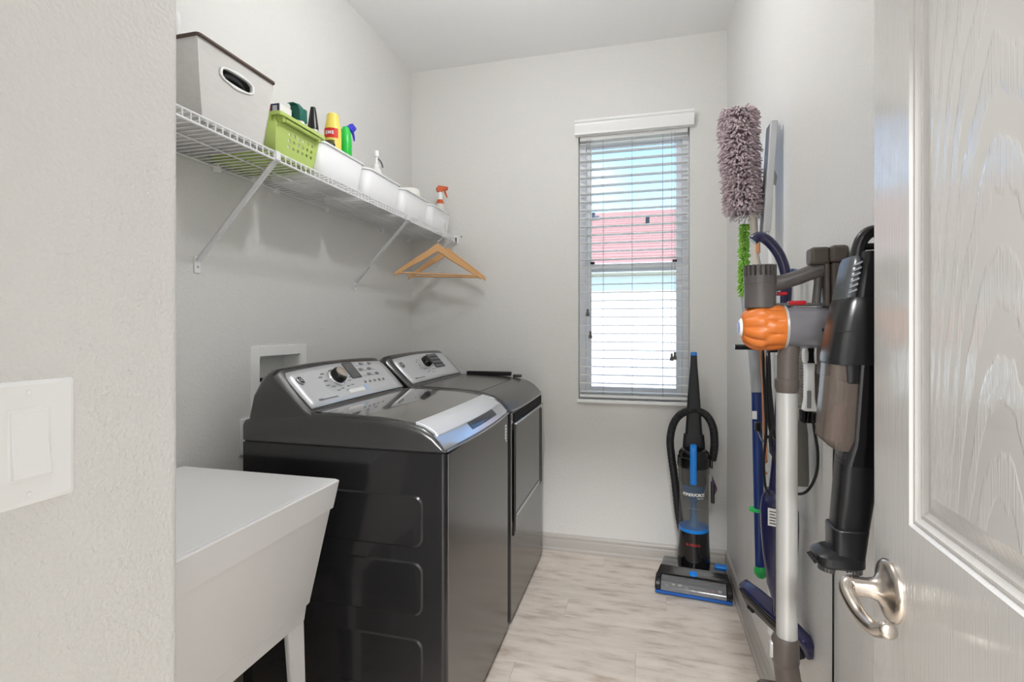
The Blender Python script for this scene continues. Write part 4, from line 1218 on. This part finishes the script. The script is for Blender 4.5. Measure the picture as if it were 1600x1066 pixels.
# ------------------------------------------------------------------ cordless vacuum on its dock
M['dgrey'] = mat('dark_grey_plastic', rgb(88, 84, 82), 0.35)
M['dgrey2'] = mat('brown_grey_plastic', rgb(84, 76, 71), 0.4)
M['cyc'] = mat('cyclone_orange', rgb(200, 110, 44), 0.42)
M['wandgrey'] = mat('wand_silver', rgb(182, 181, 178), 0.35, metal=0.3)
M['red'] = mat('red_plastic', rgb(176, 30, 40), 0.3)
M['bin'] = smoked('clear_violet_bin', (0.72, 0.72, 0.75), 0.55, rgb(140, 138, 144))
VY, VZ = 1.28, 1.300
dk = thing('vacuum_dock', 'brown-grey wall dock holding the orange cordless vacuum', 'wall dock', (XR, VY, 1.33))
MB().box(0.398, XR, VY - 0.030, VY + 0.030, 1.345, 1.442).build('dock_body', M['dgrey2'], dk, bev=0.004)
MB().box(0.395, XR - 0.006, VY - 0.032, VY + 0.032, 1.442, 1.480).build('dock_top', M['dgrey2'], dk, bev=0.008)
MB().box(0.392, 0.425, VY + 0.03, VY + 0.06, 1.19, 1.36).build('dock_arm', M['dgrey2'], dk, bev=0.004)
MB().tube([(0.431, VY + 0.02, 1.35), (0.431, 1.33, 1.24), (0.432, 1.352, 0.95), (0.432, 1.354, 0.5), (0.432, 1.36, 0.03)], 0.0022, 6).build('charger_cord', M['blackm'], dk)
cv = thing('cordless_vacuum', 'grey cordless stick vacuum with orange cyclone and silver wand on the right wall', 'vacuum cleaner', (0.315, VY, 0.33))
# orange cyclone, axis along x
secs = []
NR = 110
for x, r, amp, ph in ((0.219, 0.027, 0.0, 0), (0.222, 0.033, 0.06, 0), (0.228, 0.041, 0.18, 0), (0.236, 0.0465, 0.20, 0), (0.246, 0.051, 0.18, 0), (0.256, 0.0535, 0.14, 0), (0.262, 0.0525, 0.10, 0),
                      (0.266, 0.0515, 0.05, 0.5), (0.272, 0.0535, 0.10, 1), (0.282, 0.0535, 0.12, 1), (0.292, 0.052, 0.10, 1), (0.300, 0.0505, 0.02, 1), (0.305, 0.049, 0.0, 1)):
    sec = []
    for j in range(NR):
        a = 2 * PI * j / NR + 0.2
        w_ = abs(math.sin(5 * (a + ph * PI / 10)))
        m_ = 1 - amp * (1 - w_ ** 0.6)
        sec.append((x, VY + r * m_ * math.cos(a), VZ + r * m_ * math.sin(a)))
    secs.append(sec)
MB().loft(secs).build('cyclone', M['cyc'], cv, angle=60)
mx = frame_mat((0.2195, VY, VZ), (0, 1, 0), (0, 0, 1))
mxl = frame_mat((0.2195, VY, VZ), (0, -1, 0), (0, 0, 1))
bt = MB().lathe([(0.001, 0.006), (0.014, 0.006), (0.021, 0.002), (0.023, -0.002)], 24, mxl).build('filter_cap', M['white'], cv)
MB().lathe([(0.001, 0.0075), (0.013, 0.0068), (0.015, 0.005)], 20, mxl).build('filter_button', mat('purple_blue', rgb(56, 48, 150), 0.3), bt)
def xl(prof, n=28):   # lathe about the x axis
    return MB().lathe([(r, x) for x, r in prof], n, frame_mat((0, VY, VZ), (0, 1, 0), (0, 0, 1)))
xl([(0.305, 0.0485), (0.305, 0.0505), (0.310, 0.0505), (0.310, 0.0485), (0.305, 0.0485)]).build('cyclone_ring', M['wandgrey'], cv)
bn = xl([(0.310, 0.001), (0.310, 0.047), (0.330, 0.0475), (0.392, 0.046), (0.402, 0.042), (0.402, 0.001)]).build('clear_bin', M['bin'], cv)
xl([(0.314, 0.001), (0.314, 0.034), (0.385, 0.028), (0.385, 0.001)]).build('bin_shroud', M['dgrey'], bn)
MB().box(0.372, 0.380, VY - 0.049, VY - 0.045, VZ - 0.008, VZ - 0.002).build('bin_catch', M['black'], bn)
mo = MB().lathe([(0.001, 1.345), (0.0335, 1.345), (0.0335, 1.400), (0.0345, 1.4005), (0.0345, 1.418), (0.001, 1.418)], 32, Matrix.Translation((0.259, VY, 0))).build('motor_housing', M['dgrey'], cv)
for k in range(20):
    a = 2 * PI * k / 20
    m4 = Matrix.Translation((0.259, VY, 1.418)) @ Matrix.Rotation(a, 4, 'Z')
    MB().box(0.026, 0.0345, -0.0032, 0.0032, 0.0, 0.024, m4).build('vent_fin', M['dgrey'], mo)
MB().lathe([(0.001, 1.418), (0.028, 1.418), (0.028, 1.441), (0.001, 1.441)], 24, Matrix.Translation((0.259, VY, 0))).build('motor_cap', M['black'], mo)
hs = []
for x, z, h, w in ((0.285, 1.398, 0.019, 0.014), (0.31, 1.404, 0.018, 0.014), (0.34, 1.414, 0.018, 0.015), (0.365, 1.424, 0.018, 0.016), (0.388, 1.430, 0.020, 0.016)):
    hs.append([(x, VY + w * math.cos(a), z + h * math.sin(a)) for a in [2 * PI * k / 14 for k in range(14)]])
MB().loft(hs).build('top_handle', M['dgrey'], cv)
MB().tube([(0.374, VY, 1.352), (0.378, VY, 1.40), (0.380, VY, 1.452)], [0.009, 0.0085, 0.010], 12).build('grip', M['dgrey'], cv)
MB().box(0.359, 0.397, VY - 0.022, VY + 0.022, 1.440, 1.478).build('battery_clip', M['dgrey2'], cv, bev=0.006)
MB().box(0.386, 0.397, VY - 0.022, VY + 0.022, 1.345, 1.442).build('battery', M['dgrey2'], cv, bev=0.004)
MB().box(0.292, 0.384, VY - 0.009, VY + 0.009, 1.3485, 1.3555).build('trigger_rail', M['dgrey'], cv, bev=0.002)
MB().box(0.317, 0.353, VY - 0.010, VY + 0.010, 1.350, 1.3605).build('red_trigger', M['red'], cv, bev=0.003)
MB().box(0.296, 0.318, VY + 0.005, VY + 0.03, 1.374, 1.382).build('red_slider', M['red'], cv, bev=0.002)
MB().loft([[(0.315 + dx + 0.0225 * math.cos(a), VY + 0.0225 * math.sin(a), z + sl * math.cos(a)) for a in [2 * PI * k / 20 for k in range(20)]] for dx, z, sl in ((0, 1.165, 0), (0, 1.180, 0), (0.001, 1.182, 0), (0.0015, 1.235, 0), (0.006, 1.262, 0.010))]).build('neck', M['dgrey2'], cv)
MB().lathe([(0.001, 1.150), (0.021, 1.150), (0.0255, 1.165), (0.0255, 1.182), (0.0235, 1.184), (0.001, 1.184)], 24, Matrix.Translation((0.315, VY, 0))).build('neck_collar', M['dgrey2'], cv)
MB().lathe([(0.001, 0.585), (0.0218, 0.585), (0.0218, 1.158), (0.001, 1.158)], 24, Matrix.Translation((0.315, VY, 0))).build('wand', M['wandgrey'], cv)
MB().lathe([(0.001, 0.535), (0.025, 0.535), (0.0285, 0.545), (0.0285, 0.592), (0.0245, 0.600), (0.001, 0.600)], 24, Matrix.Translation((0.312, VY, 0))).build('wand_collar', M['dgrey2'], cv)
MB().box(0.278, 0.290, VY - 0.008, VY + 0.008, 0.548, 0.585).build('collar_catch', M['wandgrey'], cv, bev=0.004)
MB().tube([(0.312, VY, 0.545), (0.318, VY, 0.50), (0.332, VY, 0.465)], [0.026, 0.027, 0.022], 18).build('swivel_joint', M['dgrey2'], cv)
MB().tube([(0.300, VY - 0.02, 0.49), (0.345, VY - 0.02, 0.49)], 0.017, 14).build('joint_hub', M['black'], cv)
hd = MB().loft([[(0.275 + x, VY + y, z) for x, z in rrect(-0.005, 0.125, 0.355, 0.425, 0.02, 4)] for y in (-0.115, 0.115)]).build('cleaner_head', M['dgrey2'], cv, bev=0.006)
MB().tube([(0.29, VY - 0.10, 0.372), (0.29, VY + 0.10, 0.372)], 0.022, 14).build('brush_bar', M['red'], hd)

# small tools hanging by the dock
tl = thing('combination_tool', 'white and black brush tool hanging below the wall dock', 'vacuum tool', (0.388, 1.375, 1.065))
MB().loft([[(0.386 + dx, 1.37 + dy, z) for dx, dy in ((-w, -d), (w, -d), (w, d), (-w, d))] for z, w, d in ((1.100, 0.015, 0.014), (1.13, 0.010, 0.012), (1.19, 0.009, 0.012), (1.215, 0.010, 0.014))]).build('tool_body', M['white'], tl, bev=0.003)
MB().loft([[(0.401 + dx, 1.378 + dy, z) for dx, dy in ((-w, -d), (w, -d), (w, d), (-w, d))] for z, w, d in ((1.095, 0.010, 0.016), (1.13, 0.010, 0.014), (1.225, 0.010, 0.014))]).build('tool_back', M['dgrey'], tl, bev=0.003)
MB().box(0.377, 0.386, 1.352, 1.358, 1.108, 1.150).build('tool_slider', mat('mid_grey', rgb(130, 130, 134), 0.4), tl, bev=0.002)
for s in (-1, 1):
    MB().loft([[(0.388 + s * 0.011 + dx, 1.37 + dy, z) for dx, dy in ((-w, -0.012), (w, -0.012), (w, 0.012), (-w, 0.012))] for z, w in ((1.213, 0.002), (1.222, 0.0045), (1.240, 0.005), (1.256, 0.002))]).build('tool_prong', M['white'], tl, bev=0.002)
MB().box(0.381, 0.395, 1.363, 1.379, 1.205, 1.26).build('tool_neck', M['black'], tl, bev=0.002)
bs = MB()
for k in range(60):
    x = 0.370 + 0.034 * random.random(); yy = 1.355 + 0.035 * random.random()
    bs.tube([(x, yy, 1.10), (x + random.uniform(-.003, .003), yy + random.uniform(-.003, .003), 1.072)], 0.0016, 4)
b_ = bs.build('bristles', M['black'], tl); b_['kind'] = 'stuff'
rt = thing('ribbed_tool', 'grey ribbed hose tool with flat nozzle behind the silver wand', 'vacuum tool', (0.40, 1.50, 0.90))
rp = [(0.392, 1.50, 1.05 + 0.004 * k) for k in range(50)]
MB().tube(rp, [0.017 if k % 2 else 0.0145 for k in range(50)], 12).build('ribbed_hose', mat('light_ribbed_grey', rgb(168, 166, 160), 0.5), rt, angle=15)
MB().loft([[(0.396 + x, 1.50 + y, z) for x, y in rrect(-w, w, -0.018, 0.018, 0.008, 3)] for z, w in ((0.885, 0.022), (0.90, 0.024), (1.02, 0.021), (1.055, 0.017))]).build('flat_nozzle', mat('ash_grey', rgb(104, 102, 98), 0.5), rt)

# ------------------------------------------------------------------ black hand vacuum nearest the door
bv = thing('black_hand_vacuum', 'black hand vacuum with smoky dust bin hanging beside the open door', 'vacuum cleaner', (0.36, 1.03, 0.87))
BY = 1.03
def bsec(z, x0, x1, d, r=0.012):
    return [(x, BY + y, z) for x, y in rrect(x0, x1, -d, d, min(r, (x1 - x0) * 0.45, d * 0.8), 4)]
MB().tube(smooth_path([(0.366, BY, 1.425), (0.372, BY, 1.452), (0.386, BY, 1.468), (0.404, BY, 1.466), (0.414, BY, 1.448), (0.414, BY, 1.42)], 5), 0.011, 12).build('loop_handle', M['black'], bv)
MB().tube([(0.366, BY, 1.442), (0.418, BY, 1.444)], 0.006, 10).build('handle_crossbar', M['black'], bv)
MB().loft([bsec(1.345, 0.352, 0.425, 0.036), bsec(1.41, 0.362, 0.425, 0.034), bsec(1.432, 0.368, 0.42, 0.028)]).build('upper_body', M['black'], bv)
vg = MB().loft([bsec(1.350, 0.334, 0.356, 0.032), bsec(1.415, 0.346, 0.366, 0.030), bsec(1.424, 0.350, 0.362, 0.026)]).build('vent_panel', mat('vent_grey', rgb(66, 68, 70), 0.3), bv)
for k in range(6):
    z = 1.358 + k * 0.0095
    xx = 0.336 + 0.012 * (z - 1.35) / 0.065
    MB().loft([[(xx + dx, BY - 0.0335, z + dz) for dx, dz in ((0.004, 0), (0.017, 0.006), (0.017, 0.009), (0.004, 0.003))], [(xx + dx, BY - 0.030, z + dz) for dx, dz in ((0.004, 0), (0.017, 0.006), (0.017, 0.009), (0.004, 0.003))]]).build('vent_slot', M['ink'], vg)
MB().loft([bsec(1.236, 0.316, 0.412, 0.042, 0.02), bsec(1.244, 0.314, 0.414, 0.043, 0.02), bsec(1.295, 0.322, 0.418, 0.043, 0.02), bsec(1.342, 0.331, 0.425, 0.042, 0.02), bsec(1.352, 0.335, 0.42, 0.038, 0.02)]).build('motor_body', M['black'], bv)
MB().box(0.322, 0.345, BY - 0.0445, BY - 0.0425, 1.293, 1.2945).build('body_seam', M['gapdark'], bv)
bb = MB().loft([bsec(1.085, 0.326, 0.352, 0.028), bsec(1.105, 0.306, 0.356, 0.034), bsec(1.24, 0.317, 0.362, 0.037)]).build('dust_bin', smoked('smoky_bin', (0.55, 0.50, 0.46), 0.45, rgb(120, 108, 100)), bv)
MB().loft([bsec(1.10, 0.320, 0.340, 0.02), bsec(1.135, 0.322, 0.345, 0.024), bsec(1.165, 0.330, 0.342, 0.015)]).build('dust', mat('dust_brown', rgb(110, 84, 72), 0.9, bump=0.6, bscale=90), bb)
MB().loft([bsec(1.204, 0.334, 0.36, 0.039), bsec(1.24, 0.332, 0.362, 0.040)]).build('bin_latch', M['black'], bv, bev=0.002)
MB().loft([bsec(1.06, 0.336, 0.400, 0.030), bsec(1.10, 0.346, 0.402, 0.034), bsec(1.25, 0.356, 0.412, 0.036)]).build('spine', M['gloss'], bv)
MB().loft([bsec(0.935, 0.326, 0.378, 0.026), bsec(1.07, 0.337, 0.396, 0.030)]).build('nozzle', M['black'], bv)
MB().loft([bsec(0.893, 0.322, 0.372, 0.029), bsec(0.948, 0.322, 0.378, 0.031)]).build('brush_collar', M['black'], bv, bev=0.002)
bh = MB().loft([[(x, BY + y, z) for x, y in rrect(0.298 - e, 0.372 + e, -0.034 - e, 0.034 + e, 0.02, 5)] for z, e in ((0.880, -0.002), (0.884, 0.001), (0.898, 0.001), (0.908, -0.010))]).build('brush_head', M['black'], bv)
bs = MB()
for x, yy in rrect(0.302, 0.368, -0.030, 0.030, 0.018, 6) + rrect(0.315, 0.355, -0.018, 0.018, 0.01, 3):
    bs.tube([(x, BY + yy, 0.883), (x, BY + yy, 0.872)], 0.002, 5)
for k in range(6):
    bs.tube([(0.299, BY - 0.02 + 0.008 * k, 0.888), (0.292, BY - 0.02 + 0.008 * k, 0.884)], 0.0018, 5)
b_ = bs.build('bristles', M['black'], bv); b_['kind'] = 'stuff'
MB().box(0.418, XR, BY - 0.02, BY + 0.02, 1.30, 1.40).build('wall_mount', M['black'], bv, bev=0.003)

# ------------------------------------------------------------------ pole rack and the poles on it
rk = thing('pole_rack', 'white wall rack for poles behind the cordless vacuum', 'rack', (XR, 1.72, 1.2))
MB().box(0.418, XR, 1.42, 2.02, 1.205, 1.255).build('rack_board', M['white'], rk, bev=0.004)
for yy in (1.575, 1.75, 1.90):
    hk_ = MB().tube([(0.42, yy + 0.03, 1.237), (0.285 if yy == 1.75 else 0.345, yy + 0.03, 1.237)], 0.0085, 10).build('rack_hook', M['black'], rk)

# purple duster
M['chen'] = mat('chenille_mauve', rgb(184, 166, 172), 0.95, rand=0.0, var=0.25, vscale=40, sheen=0.4)
M['chenpale'] = mat('chenille_pale', rgb(206, 200, 206), 0.95, sheen=0.4)
def strands(axis_pts, rx, ry, n, length, m, rstr, name, parent, flat=1.0, droop=0.4):
    """Chenille tufts growing from an oval core that follows axis_pts."""
    ax = [Vector(p) for p in axis_pts]
    mb = MB()
    for _ in range(n):
        q = random.random() * (len(ax) - 1)
        i = min(int(q), len(ax) - 2)
        c = ax[i].lerp(ax[i + 1], q - i)
        a = random.random() * 2 * PI
        d = Vector((math.cos(a), math.sin(a) * flat, 0))
        p = c + Vector((rx * d.x, ry * d.y, 0))
        L = length * random.uniform(0.6, 1.15)
        dn = Vector((random.uniform(-.35, .35), random.uniform(-.35, .35), -droop + random.uniform(-.45, .45)))
        p1 = p + (d + dn * 0.5) * L * 0.5
        p2 = p1 + (d * 0.6 + dn * 1.2) * L * 0.5
        mb.tube([p, p1, p2], [rstr, rstr * 1.15, rstr * 0.6], 5)
    o = mb.build(name, m, parent)
    o['kind'] = 'stuff'
    return o
pd = thing('chenille_duster', 'fluffy mauve chenille duster at the top of the pole rack', 'duster', (0.33, 1.88, 0.80))
ax = [(0.316, 1.88, 2.035), (0.314, 1.88, 1.95), (0.318, 1.88, 1.85), (0.326, 1.88, 1.76), (0.334, 1.88, 1.685)]
MB().tube(ax, [0.040, 0.044, 0.042, 0.040, 0.032], 14, ell=0.75).build('duster_core', mat('mauve_core', rgb(120, 100, 110), 0.95), pd)
strands([(x, y, z + 0.006) for x, y, z in ax], 0.042, 0.032, 2600, 0.026, M['chen'], 0.0030, 'chenille_pile', pd)
strands([(0.33, 1.885, 1.70), (0.336, 1.885, 1.668)], 0.036, 0.03, 110, 0.022, M['chenpale'], 0.0022, 'pale_fringe', pd)
M['ivory'] = mat('ivory_plastic', rgb(214, 206, 196), 0.4)
M['peach'] = mat('peach_plastic', rgb(214, 148, 104), 0.4)
MB().tube([(0.358, 1.88, 1.69), (0.364, 1.88, 1.60), (0.368, 1.88, 1.54), (0.370, 1.88, 1.50), (0.374, 1.88, 1.42)], [0.014, 0.012, 0.011, 0.016, 0.013], 14).build('handle_neck', M['ivory'], pd)
MB().tube([(0.372, 1.868, 1.615), (0.373, 1.868, 1.55)], 0.0065, 10).build('handle_inset', M['peach'], pd)
MB().tube([(0.374, 1.88, 1.44), (0.388, 1.87, 1.15), (0.400, 1.86, 0.86)], 0.010, 12).build('handle_pole', M['peach'], pd)
MB().tube([(0.399 + 0.013 * math.cos(a), 1.858, 0.835 + 0.02 * math.sin(a)) for a in [2 * PI * k / 18 for k in range(18)]], 0.004, 8, closed=True).build('hanging_loop', M['peach'], pd)

# flat mop
fm_ = thing('flat_mop', 'flat grey mop head on a white pole, upright against the right wall', 'mop', (0.40, 1.85, 0.25))
tiltm = frame_mat((0.394, 1.845, 1.79), (0.06, 0, 1), (0.02, -1, 0))
mp_ = MB().box(-0.180, 0.180, -0.036, 0.036, -0.005, 0.005, tiltm).build('mop_plate', mat('mop_grey', rgb(128, 130, 134), 0.35), fm_, bev=0.004)
MB().box(-0.176, 0.176, -0.03, 0.026, 0.005, 0.011, tiltm).build('mop_pad', mat('mop_pad_grey', rgb(112, 113, 116), 0.8), mp_, bev=0.003)
MB().box(-0.180, 0.180, 0.026, 0.038, -0.007, 0.013, tiltm).build('mop_rim', mat('mop_rim_light', rgb(190, 192, 195), 0.3), mp_, bev=0.002)
MB().tube([(0.400, 1.83, 1.815), (0.408, 1.83, 1.79), (0.406, 1.83, 1.75)], [0.013, 0.014, 0.010], 12).build('swivel', mat('swivel_grey', rgb(140, 142, 140), 0.4), fm_)
MB().tube([(0.406, 1.83, 1.765), (0.405, 1.83, 1.2), (0.405, 1.83, 0.30)], 0.0115, 12).build('mop_pole', M['white'], fm_)

# green flexible duster on a blue pole
M['greenfluff'] = mat('green_chenille', rgb(146, 204, 76), 0.9, sheen=0.3, var=0.2, vscale=60)
M['poleblue'] = mat('pole_blue', rgb(26, 50, 112), 0.3)
gd = thing('green_duster', 'green chenille duster on a blue and grey pole with green end knob', 'duster', (0.36, 1.86, 0.49))
gp = [(0.343, 1.93, 1.66), (0.340, 1.93, 1.58), (0.338, 1.93, 1.50), (0.336, 1.93, 1.41)]
MB().tube(gp, 0.007, 8).build('duster_core', mat('green_core', rgb(90, 150, 30), 0.8), gd)
strands(gp, 0.008, 0.008, 900, 0.013, M['greenfluff'], 0.0018, 'chenille_pile', gd)
MB().tube([(0.337, 1.93, 1.42), (0.340, 1.88, 1.30), (0.349, 1.82, 1.22), (0.354, 1.80, 1.09)], [0.008, 0.012, 0.0165, 0.0165], 14).build('grey_sleeve', mat('sleeve_grey', rgb(150, 152, 156), 0.35), gd)
MB().tube([(0.354, 1.80, 1.09), (0.365, 1.80, 0.53)], 0.0155, 14).build('blue_pole', M['poleblue'], gd)
M['knobgreen'] = mat('knob_green', rgb(40, 176, 84), 0.3)
MB().lathe([(0.001, -0.024), (0.012, -0.021), (0.020, -0.010), (0.021, 0.002), (0.016, 0.016), (0.001, 0.018)], 20, Matrix.Translation((0.367, 1.80, 0.515))).build('end_knob', M['knobgreen'], gd)
MB().lathe([(0.001, 0), (0.022, 0), (0.022, 0.008), (0.001, 0.010)], 16, Matrix.Translation((0.353, 1.80, 0.708))).build('hanging_tab', M['knobgreen'], gd)
MB().box(0.338, 0.352, 1.783, 1.785, 1.006, 1.032).build('white_tag', M['white'], gd)

# blue bristle brush
sb = thing('bristle_brush', 'small brush with blue bristles just above the cordless vacuum handle', 'brush', (0.405, 1.62, 1.26))
MB().tube([(0.410, 1.62, 1.26), (0.407, 1.62, 1.44)], [0.008, 0.009], 10).build('brush_handle', M['white'], sb)
bs = MB()
for k in range(80):
    a = random.random() * 2 * PI; r = 0.014 * math.sqrt(random.random())
    p = Vector((0.404 + r * math.cos(a), 1.62 + r * math.sin(a), 1.435))
    bs.tube([p, p + Vector((0.6 * r * math.cos(a), 0.6 * r * math.sin(a), 0.032))], 0.0011, 4)
b_ = bs.build('bristles', mat('bristle_blue', rgb(84, 128, 176), 0.6), sb); b_['kind'] = 'stuff'

# navy corded stick vacuum
M['navy'] = mat('navy_plastic', rgb(32, 34, 74), 0.22, coat=0.3)
nv = thing('navy_stick_vacuum', 'navy blue stick vacuum with curved handle behind the silver wand', 'vacuum cleaner', (0.365, 1.575, 0.43))
NY = 1.575
hp = smooth_path([(0.300, NY, 1.545), (0.312, NY, 1.556), (0.330, NY, 1.552), (0.352, NY, 1.530), (0.372, NY, 1.495), (0.384, NY, 1.45), (0.386, NY, 1.40)], 5)
MB().tube(hp, [0.0135] + [0.0145] * (len(hp) - 2) + [0.015], 14).build('curved_handle', M['navy'], nv)
MB().tube([(0.386, NY, 1.41), (0.374, NY, 1.15), (0.364, NY, 0.95), (0.360, NY, 0.83)], [0.015, 0.0135, 0.0135, 0.020], 14).build('upper_tube', M['navy'], nv)
MB().lathe([(0.018, 0.94), (0.024, 0.95), (0.024, 1.01), (0.018, 1.02)], 18, Matrix.Translation((0.366, NY, 0))).build('tube_joint', M['navy'], nv)
bsx = []
for z, xc, w, d in ((0.535, 0.372, 0.022, 0.022), (0.58, 0.371, 0.034, 0.032), (0.66, 0.370, 0.044, 0.040), (0.74, 0.369, 0.049, 0.044), (0.79, 0.368, 0.049, 0.044), (0.825, 0.364, 0.040, 0.036), (0.848, 0.358, 0.022, 0.022)):
    bsx.append([(xc + w * math.cos(a), NY + d * math.sin(a), z) for a in [2 * PI * k / 24 for k in range(24)]])
bod = MB().loft(bsx).build('dust_body', M['navy'], nv, angle=60)
lbm = frame_mat((0.345, NY - 0.0435, 0.781), (0.92, -0.38, 0), (0, 0, 1))
lab = MB().box(-0.015, 0.015, -0.024, 0.024, 0.0, 0.001, lbm).build('rating_label', M['white'], bod)
pr = MB()
for k in range(5):
    pr.box(-0.011, 0.006 - 0.003 * (k % 2), 0.014 - 0.008 * k, 0.0165 - 0.008 * k, 0.001, 0.0014, lbm)
pr.build('label_print', M['inkdark'], lab)
hm = frame_mat((0.372, 1.622, 0.462), (0.115, -0.225, -0.03), (0.62, 0.30, 0.38))
fhd = MB().loft([[hm @ Vector((x, y, z)) for z, y in rrect(-d, d, -h, h, 0.008, 3)] for x, h, d in ((-0.138, 0.010, 0.028), (-0.130, 0.017, 0.036), (-0.06, 0.021, 0.042), (0, 0.023, 0.043), (0.06, 0.021, 0.042), (0.120, 0.017, 0.036), (0.130, 0.010, 0.028))]).build('floor_head', M['navy'], nv, angle=50)
un = MB().box(-0.120, 0.112, -0.0255, -0.016, -0.034, 0.034, hm).build('head_sole', M['gapdark'], fhd, bev=0.003)
MB().tube([hm @ Vector((-0.10, -0.026, 0.006)), hm @ Vector((0.09, -0.026, 0.006))], 0.007, 8).build('brush_strip', M['dgrey'], un)
for xx in (-0.10, 0.09):
    MB().tube([hm @ Vector((xx, -0.026, -0.024)), hm @ Vector((xx + 0.02, -0.026, -0.024))], 0.008, 10).build('sole_wheel', M['black'], un)
MB().tube([(0.374, NY + 0.02, 0.485), (0.372, NY + 0.005, 0.545)], [0.020, 0.021], 14).build('head_neck', M['navy'], nv)
MB().tube(smooth_path([(0.322, 1.555, 1.262), (0.315, 1.52, 1.23), (0.318, 1.52, 1.147), (0.323, 1.52, 1.025), (0.317, 1.52, 0.938), (0.321, 1.52, 0.868), (0.332, 1.525, 0.845)], 5), 0.0036, 8).build('power_cord', M['black'], nv)
MB().tube(smooth_path([(0.330, 1.56, 1.255), (0.323, 1.50, 1.22), (0.328, 1.50, 1.149), (0.336, 1.50, 1.047), (0.328, 1.50, 0.995), (0.347, 1.49, 0.919), (0.372, 1.47, 0.875), (0.400, 1.45, 0.880), (0.424, 1.45, 0.925), (0.428, 1.45, 0.985), (0.418, 1.45, 1.06), (0.412, 1.45, 1.15)], 6), 0.0036, 8).build('power_cord', M['black'], nv)
MB().tube(smooth_path([(0.334, 1.555, 1.265), (0.328, 1.51, 1.20), (0.331, 1.51, 1.10), (0.339, 1.51, 1.02), (0.345, 1.52, 1.0), (0.334, 1.53, 1.03), (0.33, 1.54, 1.13), (0.335, 1.56, 1.26)], 6), 0.0048, 8).build('power_cord', M['black'], nv)
MB().box(0.338, 0.356, 1.735, 1.755, 0.975, 1.005).build('plug', M['black'], nv, bev=0.004)
MB().tube(smooth_path([(0.347, 1.745, 0.98), (0.342, 1.65, 0.965), (0.332, 1.54, 1.00)], 6), 0.0034, 8).build('power_cord', M['black'], nv)
